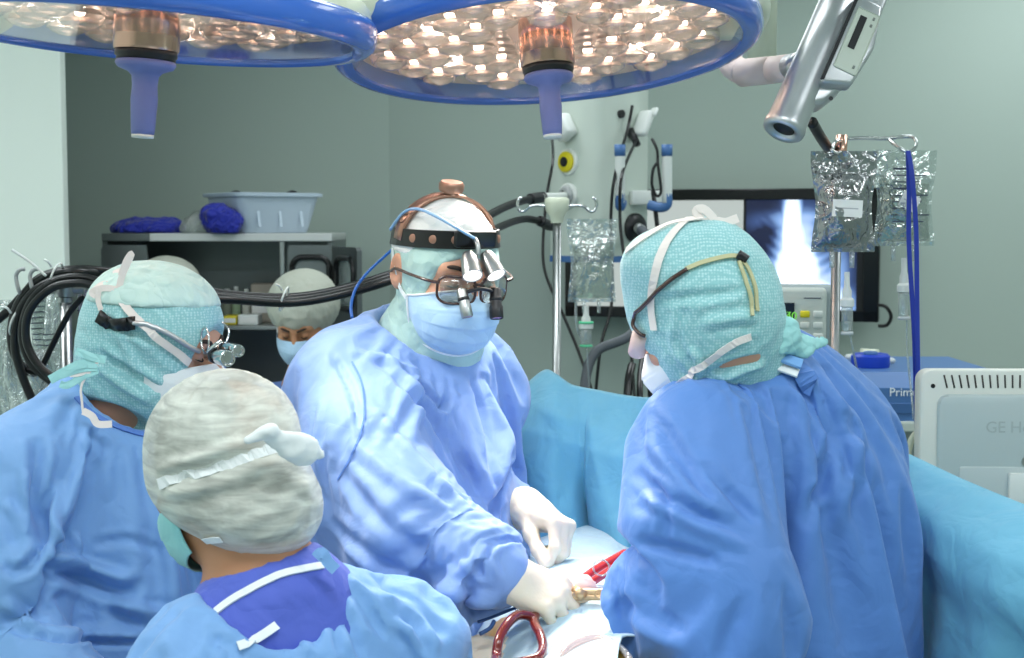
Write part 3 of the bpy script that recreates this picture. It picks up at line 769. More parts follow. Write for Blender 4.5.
def xray_material():
    m = bpy.data.materials.new('xray_screen_light'); m.use_nodes = True; nt = m.node_tree; L = nt.links.new
    b_ = nt.nodes['Principled BSDF']; b_.inputs['Base Color'].default_value = (.01, .01, .01, 1); b_.inputs['Roughness'].default_value = .3
    tc = nt.nodes.new('ShaderNodeTexCoord'); sx = nt.nodes.new('ShaderNodeSeparateXYZ'); L(tc.outputs['UV'], sx.inputs[0])
    def mth(op, a, b2=None, c=None):
        n = nt.nodes.new('ShaderNodeMath'); n.operation = op
        for i, v in enumerate((a, b2, c)):
            if v is None: continue
            if isinstance(v, (int, float)): n.inputs[i].default_value = v
            else: L(v, n.inputs[i])
        return n.outputs[0]
    U, V = sx.outputs[0], sx.outputs[1]
    def blob(cx, cy, rx, ry, sharp=1.5):
        a = mth('DIVIDE', mth('SUBTRACT', U, cx), rx); b2 = mth('DIVIDE', mth('SUBTRACT', V, cy), ry)
        d = mth('ADD', mth('MULTIPLY', a, a), mth('MULTIPLY', b2, b2)); return mth('POWER', 2.718, mth('MULTIPLY', mth('POWER', d, sharp), -1))
    def mx(a, b2): return mth('MAXIMUM', a, b2)
    body = mth('MULTIPLY', blob(.52, .32, .42, .62, 3), .5)
    shoulders = mth('MULTIPLY', blob(.52, .80, .46, .12, 2), .40)
    heart = mth('MULTIPLY', blob(.47, .34, .25, .34, 1.2), 1.0); spine = blob(.42, .6, .10, .55, 1.6)
    diaph = mth('MULTIPLY', blob(.50, -.02, .48, .38, 2), .95); medi = mth('MULTIPLY', blob(.44, .62, .16, .28, 1.3), .7)
    lungL = blob(.2, .55, .11, .27, 1.6); lungR = blob(.72, .58, .13, .26, 1.6)
    s_ = mx(mx(body, shoulders), mx(medi, mx(heart, mx(spine, diaph))))
    ribs = mth('MULTIPLY', mth('SINE', mth('ADD', mth('MULTIPLY', V, 62), mth('MULTIPLY', mth('MULTIPLY', mth('SUBTRACT', U, .52), mth('SUBTRACT', U, .52)), -90))), .06)
    lung = mth('MAXIMUM', lungL, lungR)
    base = mth('SUBTRACT', s_, mth('MULTIPLY', lung, mth('MULTIPLY', mth('SUBTRACT', 1, mx(heart, spine)), .34)))
    base = mth('ADD', base, mth('MULTIPLY', ribs, lung))
    r = nt.nodes.new('ShaderNodeValToRGB'); L(base, r.inputs[0])
    cr = r.color_ramp; cr.elements[0].position = 0; cr.elements[0].color = lin((14, 22, 52)); cr.elements[1].position = .95; cr.elements[1].color = lin((250, 252, 255))
    for pz, cl in ((.16, (46, 66, 110)), (.34, (112, 146, 196)), (.55, (206, 226, 250))):
        e = cr.elements.new(pz); e.color = lin(cl)
    L(r.outputs[0], b_.inputs['Emission Color']); b_.inputs['Emission Strength'].default_value = 1.5
    m.cycles.emission_sampling = 'NONE'
    return m
mb = MB(); x0, x1 = xm + .012, hw - bz * 1.4 - .025; y0, y1 = -hh + bz, hh - bz
mb.rings([[DM @ Vector((x, y, z)) for x, y in ((x0, y0), (x1, y0), (x1, y1), (x0, y1))] for z in (-.003, .0)])
xr = mb.build('xray_screen', xray_material(), disp, smooth=False)
uv = xr.data.uv_layers.new(name='UVMap')
Di = DM.inverted()
for l in xr.data.loops:
    q = Di @ (xr.matrix_world @ xr.data.vertices[l.vertex_index].co if False else xr.data.vertices[l.vertex_index].co); uv.data[l.index].uv = ((q.x - x0) / (x1 - x0), (q.y - y0) / (y1 - y0))
dbox(-.12, .12, -.1, .1, -.16, -.05, 'wall_mount', M_grey)
cable([P(878, 305, 5.5), P(886, 307, 5.48), P(891, 316, 5.48), P(887, 325, 5.49), P(878, 326, 5.5)], .007, 'short black cable loop at the right edge of the wall display')

# ------------------------------------------------------------------ patient monitor behind the hooded surgeon
Ym = 3.25
ml, mr = P(742, 330, Ym), P(826, 330, Ym - .03); mdx = (mr - ml); mdx.z = 0; mw = mdx.length
mz1, mz0 = P(0, 287, Ym).z, P(0, 380, Ym).z; mh = mz1 - mz0
MM = basis(Vector(((ml.x + mr.x) / 2, (ml.y + mr.y) / 2, (mz0 + mz1) / 2)), mdx, Vector((mdx.y, -mdx.x, 0)))
pm = thing('patient_monitor', MM.translation, 'grey patient monitor with green digits and key rows behind the hooded surgeon', 'monitor')
M_mon = mat('monitor_shell', (190, 198, 192), .45)
MB().box(MM @ Vector((.012, 0, -.07)), (mw + .03, mh + .005, .13), MM.to_3x3(), bevel=.016, seg=3).build('housing', mat('monitor_side', (146, 158, 160), .45), pm, sharp=50)
MB().box(MM @ Vector((0, 0, 0)), (mw, mh, .03), MM.to_3x3(), bevel=.011, seg=3).build('front_frame', M_mon, pm, sharp=50)
sc = MB().box(MM @ Vector((-mw * .16, -.0, .0155)), (mw * .56, mh * .68, .004), MM.to_3x3()).build('screen', mat('monitor_screen', (24, 30, 40), .2), pm, smooth=False)
text_mesh('digits', '40', MM @ Matrix.Translation((mw * .015, mh * .16, .019)), .026, emit('green_digits', (120, 220, 70), 1.0), sc)
mb = MB()
for yy, a in ((.24, .012), (.02, .008), (-.18, .006)):
    pts = [MM @ Vector((-mw * .42 + mw * .5 * i / 30, mh * yy + a * (1 if i % 7 == 3 else (-.4 if i % 7 == 4 else 0)), .0185)) for i in range(31)]
    mb.tube(pts, .0009, 4, 0)
mb.build('trace_lines', emit('green_trace', (110, 200, 90), .8), sc)
for r in range(6):
    for c in range(2):
        yl = (r == 0 and c == 0)
        MB().box(MM @ Vector((mw * (.245 + .155 * c), mh * (.22 - .118 * r), .016)), (mw * .115, mh * .072, .008), MM.to_3x3(), bevel=.003).build('key', M_yel if yl else mat('key_grey', (206, 212, 206), .5), pm, sharp=50)
MB().box(MM @ Vector((mw * .33, mh * .39, .0152)), (mw * .2, .0022, .001), MM.to_3x3()).build('printing', M_ink, pm, smooth=False)
MB().cyl(MM @ Vector((0, -mh / 2 + .01, -.07)), Vector((MM.translation.x, MM.translation.y + .07, .05)), .02).build('stand_post', M_steel, pm)
MB().lathe([(.0, 0), (.2, 0), (.2, .02), (.06, .05), (0, .05)], Matrix.Translation((MM.translation.x, MM.translation.y + .07, 0)), 24).build('stand_base', M_grey, pm)

# ------------------------------------------------------------------ anaesthesia machine
Ya = 3.65
za1, za0, zc0 = P(0, 388, Ya).z, P(0, 421, Ya).z, P(0, 431, Ya).z
ax0, ax1 = xs(800, Ya), xs(1010, Ya)
an = thing('anaesthesia_machine', ((ax0 + ax1) / 2, Ya + .25, 0), 'anaesthesia machine with blue lettered top panel behind the white display', 'machine')
amx = (ax0 + ax1) / 2; aw = ax1 - ax0
mb = MB(); mb.rings([[Vector((x, y, z)) for x, y, z in ((ax0, Ya, za0), (ax1, Ya, za0), (ax1, Ya + .5, za0), (ax0, Ya + .5, za0))], [Vector(q) for q in ((ax0, Ya, za1), (ax1, Ya, za1), (ax1, Ya + .5, za1), (ax0, Ya + .5, za1))], [Vector(q) for q in ((ax0, Ya + .06, za1 + .035), (ax1, Ya + .06, za1 + .035), (ax1, Ya + .5, za1 + .035), (ax0, Ya + .5, za1 + .035))]])
mb.build('top_unit', M_pblue, an, smooth=False)
MB().box((amx, Ya - .002, za0 + .033), (aw * .99, .006, .028), bevel=.002).build('front_stripe', mat('blue_stripe', (58, 98, 152), .4), an, smooth=False)
MB().box((amx, Ya + .24, (zc0 + za0) / 2), (aw + .02, .52, za0 - zc0), bevel=.004).build('shelf_rim', mat('machine_grey', (188, 196, 188), .5), an, smooth=False)
MB().box((amx, Ya + .3, (zc0 + .12) / 2 + .03), (aw, .4, zc0 - .14), bevel=.008).build('cabinet_body', mat('machine_body', (160, 170, 168), .5), an, smooth=False)
for k, (z0, z1) in enumerate(((.62, .8), (.4, .6), (.16, .38))):
    d = MB().box((amx, Ya + .095, (z0 + z1) / 2), (aw * .94, .02, z1 - z0), bevel=.006).build('drawer', M_white, an, smooth=False)
    MB().tube([(amx - .1, Ya + .08, z1 - .04), (amx - .1, Ya + .055, z1 - .04), (amx + .1, Ya + .055, z1 - .04), (amx + .1, Ya + .08, z1 - .04)], .007, 8, 0).build('drawer_handle', M_grey, d)
g = P(896, 437, Ya); sc = MB().box((g.x, Ya + .09, P(0, 441, Ya).z), (.06, .012, .06), bevel=.004).build('gauge_panel', M_dark, an, smooth=False)
MB().box((g.x - .003, Ya + .083, P(0, 441, Ya).z), (.04, .003, .045)).build('gauge_screen', mat('gauge_glow', (120, 90, 80), .3), sc, smooth=False)
for sx in (-1, 1):
    for sy in (.1, .46): MB().cyl((amx + sx * aw * .42 - .012, Ya + sy, .045), (amx + sx * aw * .42 + .012, Ya + sy, .045), .045).build('castor', M_dark, an)
tx = P(889, 396, Ya); text_mesh('lettering', 'Primus', basis((tx.x, Ya - .0012, tx.z), (1, 0, 0), (0, -1, 0)), .031, mat('white_lettering', (235, 240, 245), .5), an)
kp = Vector((xs(872, Ya + .2), Ya + .2, za1 + .035))
k_ = thing('vaporizer_knob', kp, 'round royal blue knob on top of the anaesthesia machine', 'knob')
MB().lathe([(0, 0), (.05, 0), (.052, .006), (.052, .03), (.046, .036), (.03, .034), (.0, .034)], Matrix.Translation(kp), 28).build('dial', mat('knob_blue', (28, 66, 190), .35), k_, sharp=40)
MB().lathe([(0, .03), (.02, .03), (.018, .042), (0, .044)], Matrix.Translation(kp), 20).build('dial_centre', M_pblue, k_)
t = thing('breathing_tube_end', P(868, 371, Ya + .3), 'white tube and connector lying on top of the anaesthesia machine', 'tube')
zt_ = za1 + .035
MB().tube([Vector((xs(848, 4.0), 4.0, zt_ + .012)), Vector((xs(862, 4.0), 4.02, zt_ + .014)), Vector((xs(880, 4.0), 4.0, zt_ + .012)), Vector((xs(893, 3.95), 3.93, zt_ + .008))], .008, 8, 6).build('tube', M_white, t)
MB().cyl(Vector((xs(864, 4.0), 4.02, zt_ + .02)), Vector((xs(880, 4.0), 4.0, zt_ + .02)), .016, .014).build('connector', M_cream, t)

# ------------------------------------------------------------------ back of the white display on the right
Yg = 2.62
gl, gr = P(921, 430, Yg), P(1150, 430, Yg - .02); gz1, gz0 = P(0, 370, Yg).z, P(0, 515, Yg).z
gw, gh = gr.x - gl.x, gz1 - gz0
GM = basis(Vector(((gl.x + gr.x) / 2, Yg, (gz0 + gz1) / 2)), (1, -.03, 0), (-.03, -1, .04))
ge = thing('ultrasound_display', (GM.translation.x, Yg + .1, 0), 'white display seen from behind with vent slots at the right edge', 'display')
def gmm(px, py): # local coordinates on the shell's face
    o = Vector((0, 0, CAM_H)); d = P(px, py, 1) - o; n = GM.to_3x3() @ Vector((0, 0, 1)); tt = (GM.translation - o).dot(n) / d.dot(n); q = GM.inverted() @ (o + d * tt); return q.x, q.y
M_ge = mat('display_shell', (222, 224, 216), .45); M_ge2 = mat('display_panel', (188, 200, 200), .5)
MB().prism(rrect(gw, gh, .022, 8), GM @ Matrix.Translation((0, 0, -.045)), .045, .004).build('shell', M_ge, ge, sharp=45)
a, c_ = gmm(937, 394), gmm(1140, 505)
MB().prism([(x + (a[0] + c_[0]) / 2, y + (a[1] + c_[1]) / 2) for x, y in rrect(c_[0] - a[0], a[1] - c_[1], .02, 6)], GM @ Matrix.Translation((0, 0, -.004)), .012, .006).build('back_panel', M_ge2, ge, sharp=45)
mb = MB()
for k in range(17):
    x0, y0 = gmm(944 + 7.6 * k, 375); lean = max(0, .006 - .0006 * k)
    mb.tube([GM @ Vector((x0, y0, .0005)), GM @ Vector((x0 + lean, y0 - .024, .0005))], .0016, 6, 1)
mb.build('vent_slots', mat('vent_dark', (70, 66, 62), .7), ge)
x0, y0 = gmm(933, 386); disc(GM @ Vector((x0, y0, -.001)), GM.to_3x3() @ Vector((0, 0, 1)), [(0, 0), (.0042, 0), (.0042, .0016), (0, .0016)], 'screw_hole', M_dark, ge)
x0, y0 = gmm(984, 432); text_mesh('lettering', 'GE Healthcare', GM @ Matrix.Translation((x0, y0, .0079)), .030, mat('embossed_letters', (172, 184, 184), .45), ge, .0009)
a, c_ = gmm(958, 466), gmm(1120, 503)
MB().prism([(x + (a[0] + c_[0]) / 2, y + (a[1] + c_[1]) / 2) for x, y in rrect(c_[0] - a[0], a[1] - c_[1], .004, 3)], GM @ Matrix.Translation((0, 0, .006)), .004, .0015).build('cover_plate', mat('cover_plate', (196, 206, 206), .5), ge, sharp=45)
a, c_ = gmm(1006, 472), gmm(1100, 503)
MB().prism([(x + (a[0] + c_[0]) / 2, y + (a[1] + c_[1]) / 2) for x, y in rrect(c_[0] - a[0], a[1] - c_[1], .004, 3)], GM @ Matrix.Translation((0, 0, .009)), .01, .002).build('socket_cover', M_white, ge, sharp=45)
x0, y0 = gmm(1026, 461); disc(GM @ Vector((x0, y0, .008)), GM.to_3x3() @ Vector((0, 0, 1)), [(0, 0), (.011, 0), (.011, .004), (.007, .003), (0, .003)], 'lock', M_steel, ge)
MB().box(GM @ Vector((.04, -gh / 2 - .12, -.04)), (.09, .26, .05), GM.to_3x3(), bevel=.01).build('neck', M_ge, ge, sharp=50)
MB().cyl((GM.translation.x + .04, Yg + .04, .1), (GM.translation.x + .04, Yg + .04, gz0 - .1), .03).build('column', M_steel, ge)
MB().box((GM.translation.x + .04, Yg + .06, .06), (.34, .34, .09), bevel=.03).build('base', M_ge2, ge, sharp=50)
hose('tube', [P(906, 470, 2.75), P(909, 448, 2.74), P(914, 436, 2.73), P(921, 432, 2.72), P(925, 440, 2.74), P(925, 480, 2.76)], .0065, mat('cream_tube', (226, 222, 196), .4), 'cream curved tube at the left edge of the white display', 'tube')
# ------------------------------------------------------------------ surgical lamps
M_bulb = emit('halogen_bulb', (255, 222, 206), 16.0)
M_bowl = mat('bowl_reflector', (212, 203, 197), .35, .4)
M_cup = clear_plastic('bulb_glass', (250, 244, 240), .12, .5, 0)
def surgical_lamp(centre, z_axis, x_axis, label, R=.374):
    """local Z points up through the housing; the light leaves through the glass underneath"""
    M = basis(centre, x_axis, z_axis)
    t = thing('surgical_lamp', centre, label, 'lamp', 'round surgical lamps')
    # housing shell: cream cover on top, blue rim around
    MB().lathe([(R * .985, .02), (R * .965, .055), (R * .85, .105), (R * .5, .128), (.10, .132), (0, .132)], M, 64, caps=False).build('top_cover', M_cream, t)
    MB().lathe([(R * .905, -.004), (R * .93, -.008), (R * .965, -.007), (R * .99, .0), (R, .010), (R, .030), (R * .985, .038), (R * .95, .04), (R * .9, .03), (R * .905, -.004)], M, 72, caps=False).build('rim', M_blue, t)
    MB().lathe([(R * .92, .004), (R * .90, .05), (R * .7, .095), (.0, .108)], M, 64, caps=False).build('mirror_bowl', M_bowl, t)
    g = MB().lathe([(R * .91, -.001), (R * .5, -.0025), (.045, -.003)], M, 64, caps=False).build('cover_glass', M_glass, t)
    # hub and sterile handle
    h = MB().lathe([(.0, .06), (.05, .06), (.05, -.022), (.048, -.026), (0, -.026)], M, 40).build('hub', M_copper, t, sharp=40)
    MB().lathe([(.045, -.025), (.047, -.029), (.047, -.034), (.044, -.037), (.045, -.040), (0, -.040)], M, 40).build('hub_ring', M_dark, h)
    hd = MB().lathe([(.0, -.040), (.044, -.041), (.046, -.046), (.042, -.052), (.026, -.058), (.0205, -.064), (.019, -.08), (.0205, -.10), (.018, -.145), (.017, -.154), (.0, -.154)], M, 32).build('handle', M_handle, t)
    MB().lathe([(0, -.153), (.0172, -.153), (.0168, -.158), (0, -.158)], M, 24).build('handle_tip', M_white, hd)
    # lamp cells
    sp = .084; cells = []
    for i in range(-6, 7):
        for j in range(-6, 7):
            x, y = (i + (j % 2) * .5) * sp, j * sp * .866
            r = math.hypot(x, y)
            if .085 < r < R * .82: cells.append((x, y))
    cup0 = MB().lathe([(.0, -.031), (.012, -.0295), (.022, -.025), (.030, -.016), (.0345, -.004), (.033, .006), (.026, .02), (.019, .036), (.012, .046), (.006, .05)], None, 20, caps=False)
    ring0 = MB()
    for z, r in ((-.016, .0285), (-.002, .034), (.012, .030), (.027, .0235)): ring0.lathe([(r, z - .004), (r - .0035, z + .004)], None, 20, caps=False)
    bulb0 = MB().lathe([(0, -.008), (.006, -.006), (.0085, .0), (.007, .008), (.005, .014), (0, .016)], None, 10)
    base_cup = cup0.build('lamp_cell', M_cup, t); base_cup.data.materials.clear(); base_cup.data.materials.append(M_cup)
    base_ring = ring0.build('reflector_rings', M_reflect, base_cup)
    base_bulb = bulb0.build('bulb', M_bulb, base_cup)
    for n, (x, y) in enumerate(cells):
        T = M @ Matrix.Translation((x, y, .038)) @ Matrix.Diagonal((1.16, 1.16, 1.0, 1))
        if n == 0: a, b_, c_ = base_cup, base_ring, base_bulb
        else:
            a = base_cup.copy(); C.objects.link(a); a.parent = t
            b_ = base_ring.copy(); C.objects.link(b_); b_.parent = a
            c_ = base_bulb.copy(); C.objects.link(c_); c_.parent = a
        a.matrix_parent_inverse = Matrix.Identity(4); a.matrix_basis = Matrix.Translation(-Vector(centre)) @ T
        for o in (b_, c_): o.matrix_parent_inverse = Matrix.Identity(4); o.matrix_basis = Matrix.Identity(4)
    for k in range(6):      # the light of the bulbs inside the bowl
        l = bpy.data.lights.new('bulb_light', 'POINT'); l.energy = .32; l.color = (1.0, .85, .77); l.shadow_soft_size = .02
        o = bpy.data.objects.new('bulb_light', l); C.objects.link(o); o.location = M @ Vector((R * .55 * math.cos(k * math.pi / 3 + .5), R * .55 * math.sin(k * math.pi / 3 + .5), .03))
    return t, M
tA, MA = surgical_lamp(LAMP_A, (-.065, math.sin(math.radians(8.2)), math.cos(math.radians(8.2))), (1, 0, .065), 'lit round surgical lamp with blue rim and many bulbs seen from below, centre', R=.394)
tB, MBm = surgical_lamp(LAMP_B, (.06, math.sin(math.radians(.4)), math.cos(math.radians(.4))), (1, 0, -.06), 'round surgical lamp with blue rim seen nearly edge-on at the upper left', R=.350)
# suspension arms (move with their lamp)
def arm(parent, pts, r, cap_r, m=M_cream):
    a = MB().tube(pts, r, 20, 6).build('arm', m, parent); return a
pA, pB = LAMP_A, LAMP_B
arm(tA, [MA @ Vector((0, .02, .11)), MA @ Vector((0, .03, .2)), MA @ Vector((.12, .08, .34)), (.55, 2.75, 2.5), (.58, 2.8, 2.99)], .05, .05)
arm(tA, [P(726, -18, 2.5), P(744, -4, 2.56), P(752, 8, 2.62), P(742, 22, 2.7), P(700, 20, 2.74)], .034, .04)
arm(tB, [P(-40, 22, 2.32), P(-12, 18, 2.3), P(6, 4, 2.3), P(20, -20, 2.3), P(60, -44, 2.32), P(150, -52, 2.35)], .03, .03)
arm(tB, [P(150, -50, 2.35), P(260, -40, 2.38), P(300, -20, 2.4), P(335, -3, 2.42), P(365, 3, 2.42)], .036, .03)
e = MB().cyl(P(352, 2, 2.40), P(401, 5, 2.42), .0345, .0345, 32).build('arm_joint', M_cream, tB, sharp=40)
MB().tube([P(350, 10, 2.33), P(355, 20, 2.32), P(364, 29, 2.32), P(371, 36, 2.33)], .003, 6, 6).build('arm_cable', M_rub, tB)
MB().tube([P(150, -50, 2.35), P(160, -110, 2.4), (-.55, 2.5, 2.99)], .04, 16, 6).build('arm', M_cream, tB)
# ceiling arm column behind the lamp
t = thing('ceiling_column', P(762, 30, 3.4), 'pale round column coming down from the ceiling behind the lamp rim', 'column')
bq = P(762, 66, 3.4)
MB().cyl(bq, (bq.x, bq.y, 2.99), .034, .034, 24).build('tube', M_cream, t)
MB().lathe([(0, 0), (.09, 0), (.09, .05), (.036, .07), (0, .07)], Matrix.Translation((bq.x, bq.y, 2.92)), 24).build('flange', M_cream, t)

# ------------------------------------------------------------------ silver camera arm
Yt = 2.62
a, b_ = P(783, 131, Yt - .1), P(850, -24, Yt + .02)
ax_ = (b_ - a).normalized()
cam_t = thing('tube_device', b_, 'silver tube-shaped device with a small display panel hanging above the fluid bags', 'device')
R = frame(ax_).to_4x4(); R.translation = a; L_ = (b_ - a).length
MB().lathe([(.0195, .0125), (.021, .002), (.031, -.004), (.0365, .0), (.038, .008), (.036, .02), (.035, .05), (.0345, L_ * .5), (.0345, L_)], R, 48).build('tube', M_silver, cam_t)
lens = MB().lathe([(0, .0100), (.0185, .0100), (.0195, .004)], R, 32, caps=False).build('lens_recess', M_dark, cam_t)
side = (P(850, 40, Yt) - P(820, 30, Yt)); side = (side - ax_ * side.dot(ax_)).normalized()
out = Vector((0, -1, 0)); out = (out - ax_ * out.dot(ax_) - side * out.dot(side)).normalized()
KM = basis(a, ax_, out)          # X along the tube, Z towards the room, Y across
if (KM.to_3x3() @ Vector((0, 1, 0))).dot(side) < 0: sg = -1
else: sg = 1
# body fairing beside the tube and the control box on it
MB().prism([(.045, sg * .0), (.075, sg * .045), (.12, sg * .066), (.20, sg * .078), (.33, sg * .078), (.33, sg * .0)][::sg], KM @ Matrix.Translation((0, 0, -.03)), .052, .008).build('fairing', M_silver, cam_t, sharp=50)
bx = MB().prism([(x, sg * y) for x, y in ((.095, .026), (.115, .074), (.20, .086), (.285, .070), (.285, .02), (.1, .02))][::sg], KM @ Matrix.Translation((0, 0, .012)), .034, .006).build('control_box', M_silver, cam_t, sharp=50)
def kbox(x, y, w, h, z, d, name, m, parent): return MB().box(KM @ Vector((x, sg * y, z)), (w, h, d), KM.to_3x3(), bevel=min(w, h) * .08).build(name, m, parent, smooth=False)
pn = kbox(.196, .052, .13, .044, .0465, .003, 'panel', mat('panel_pale', (196, 204, 192), .5), bx)
kbox(.212, .046, .07, .013, .0485, .002, 'panel_display', M_dark, bx)
for x in (.145, .235, .25): kbox(x, .064, .006, .004, .0485, .002, 'panel_button', mat('panel_mark', (120, 126, 120), .5), bx)
kbox(.19, .022, .18, .006, .044, .006, 'panel_edge', M_dark, bx)
disc(KM @ Vector((.085, sg * .052, .0225)), out, [(0, 0), (.004, 0), (.004, .0015), (0, .0015)], 'screw', M_dark, cam_t, 12)
MB().tube([b_ - ax_ * .01, b_ + ax_ * .12, b_ + ax_ * .2 + Vector((0, .1, .1)), (b_.x + .1, b_.y + .5, 2.99)], .032, 16, 6).build('hanger', M_silver, cam_t)
pinkm = mat('pale_pink_joint', (226, 204, 196), .5)
j0, j1, j2 = P(742, 73, 2.86), P(772, 70, 2.80), P(797, 67, 2.74)
MB().cyl(j0, j1, .0275, .027, 28).build('joint_arm', pinkm, cam_t); MB().cyl(j1 + (j1 - j0) * .02, j2, .0265, .0265, 28).build('joint_arm', pinkm, cam_t)
MB().cyl(P(789, 67, 2.76), P(806, 64, 2.66), .024, .026, 24).build('joint_collar', M_silver, cam_t)
MB().tube([P(744, 73, 2.86), P(730, 60, 2.95), P(738, 20, 3.1), P(760, -40, 3.3)], .026, 14, 6).build('joint_arm', pinkm, cam_t)
MB().tube([P(812, 122, 2.66), P(820, 136, 2.72), P(829, 150, 2.80), P(838, 166, 2.88)], .0105, 12, 6).build('device_cable', M_rub, cam_t)

# ------------------------------------------------------------------ IV poles
def pole_base(x, y, parent, m):
    for k in range(5):
        a = 2 * math.pi * k / 5 + .3; e = Vector((x + .21 * math.cos(a), y + .21 * math.sin(a), .07))
        f = MB().tube([(x, y, .12), (x + .12 * math.cos(a), y + .12 * math.sin(a), .1), e], .013, 8, 4).build('base_leg', m, parent)
        MB().cyl(e + Vector((-.01 * math.sin(a), .01 * math.cos(a), -.035)), e + Vector((.01 * math.sin(a), -.01 * math.cos(a), -.035)), .034).build('castor', M_dark, f)
Y1 = 3.9; top = P(557, 212, Y1)
pole1 = thing('iv_pole', (top.x, Y1, 0), 'steel IV pole with cream hub and two curled hooks left of the supply column', 'iv pole')
MB().cyl((top.x, Y1, .1), top, .0115, .0115, 20).build('pole', M_steel, pole1)
MB().lathe([(0, -.03), (.016, -.03), (.02, -.012), (.031, .004), (.034, .024), (.034, .034), (.028, .04), (0, .04)], Matrix.Translation(top), 28).build('hub', M_cream, pole1, sharp=50)
for sgn in (-1, 1):
    c_ = top + Vector((0, 0, .016)); q = lambda x, z: c_ + Vector((sgn * x, -.002 * sgn, z))
    MB().tube([q(.03, .0), q(.055, .002), q(.075, -.002), q(.09, -.014), q(.102, -.012), q(.108, .004), q(.104, .02), q(.096, .022)], .0042, 8, 6).build('hook', M_chrome, pole1)
pole_base(top.x, Y1, pole1, M_steel)
Y2 = 2.78; top2 = P(843, 137, Y2)
pole2 = thing('iv_pole', (top2.x, Y2, 0), 'stainless IV pole with a wire loop hook carrying two fluid bags at the right', 'iv pole')
MB().cyl((P(838, 137, Y2).x, Y2, .1), (P(838, 137, Y2).x, Y2, top2.z - .05), .0095, .0095, 20).build('pole', M_steel, pole2)
MB().cyl((P(840, 137, Y2).x, Y2, top2.z - .06), (P(842, 137, Y2).x, Y2, top2.z + .004), .0125, .0115, 20).build('pole_head', M_copper, pole2)
w = [P(843, 139, Y2), P(862, 138, Y2), P(885, 138.5, Y2), P(905, 136.5, Y2), P(914, 138, Y2 - .01), P(916, 146, Y2 - .02), P(908, 152, Y2 - .03), P(897, 146, Y2 - .02), P(889, 139.5, Y2)]
MB().tube(w, .0036, 8, 6).build('hook', M_chrome, pole2)
MB().tube([P(843, 140, Y2), P(835, 142, Y2 - .05), P(832, 150, Y2 - .07), P(838, 154, Y2 - .06)], .0036, 8, 6).build('hook', M_chrome, pole2)
pole_base(P(838, 137, Y2).x, Y2, pole2, M_steel)

def fluid_bag(x0, x1, y0, y1, Y, label, fill, label_box=None, body_mat=M_clear, fluid_mat=M_fluid, tilt=0., yaw=0., printing=True, cat='bag'):
    """pillow of clear film, welded flat at its edges, with liquid inside, a tag and two ports"""
    a, b2 = P(x0, y0, Y), P(x1, y1, Y); w, h = b2.x - a.x, a.z - b2.z; c = (a + b2) / 2
    M = Matrix.Translation(c) @ Matrix.Rotation(yaw, 4, 'Z') @ Matrix.Rotation(tilt, 4, 'Y')
    t = thing('fluid_bag', c, label, cat)
    def sec(u, v): return max(0, math.sin(math.pi * min(1, max(0, (u - .07) / .86)))) ** .6 * max(0, math.sin(math.pi * min(1, max(0, (v - .05) / .72)))) ** .55
    def surf(sgn, k=1.):
        def fn(u, v):
            wav = .004 * math.sin(9 * u + 5 * v) * (1 - abs(2 * u - 1)) + .006 * math.sin(7 * v + 2) * max(0, v - .7) * 3
            pinch = 1 - .13 * math.sin(math.pi * min(1, v * 1.1)) ** 2 - .05 * (1 - v); q = np.array([[u * 7 + 31 * x0 / 100, v * 8 + sgn * 5, 3.3]]); cr = (abs(2 * vnoise(q, 5)[0] - 1) - .5) * .012 + (abs(2 * vnoise(q * 2.3, 8)[0] - 1) - .5) * .006; cr *= .7 * min(1, 6 * min(u, 1 - u, v, 1 - v))
            return M @ Vector(((u - .5) * w * pinch * (1 if k == 1 else .84), sgn * (.0009 + .026 * k * sec(u, v)) + wav + cr * k, (v - .5) * h))
        return fn
    mb = MB()
    mb.grid(surf(-1), 34, 44); mb.grid(surf(1), 34, 44)
    body = mb.build('film', body_mat, t)
    if fill:
        mb = MB()
        for sgn in (-1, 1):
            f = surf(sgn, .8); mb.grid(lambda u, v: f(u, .05 + v * fill), 16, 16)
        mb.build('fluid', fluid_mat, t)
    if label_box:
        (lx0, ly0, lx1, ly1, la) = label_box
        q = P((lx0 + lx1) / 2, (ly0 + ly1) / 2, Y); sx, sz = P(lx1, 0, Y).x - P(lx0, 0, Y).x, P(0, ly0, Y).z - P(0, ly1, Y).z
        Rm = M.to_3x3() @ Matrix.Rotation(la, 3, 'Y')
        lb = MB().box(Vector((q.x, c.y - .029, q.z)), (sx, .0008, sz), Rm).build('tag', M_label, t, smooth=False)
        MB().box(Vector((q.x, c.y - .0296, q.z)), (sx * .7, .0006, sz * .06), Rm).build('tag_line', mat('faint_ink', (176, 176, 180), .7), lb, smooth=False)
    if printing:
        mb = MB()
        for k in range(9):
            v = .80 - k * .068; ww = .3 + .3 * ((k * 37) % 10) / 10
            p0 = M @ Vector((-.27 * w, -.0275, (v - .5) * h)); p1 = M @ Vector(((-.27 + ww) * w, -.0275, (v - .5) * h))
            mb.box((p0 + p1) / 2, ((p1 - p0).length, .0005, h * (.012 if k % 3 else .02)), M.to_3x3())
        mb.build('printing', M_ink, t, smooth=False)
    for s_ in (-.16, .14):
        MB().cyl(M @ Vector((s_ * w, 0, -h * .49)), M @ Vector((s_ * w, 0, -h * .5 - .03)), .0055, .0048, 12).build('port', M_tubec, t)
    return t
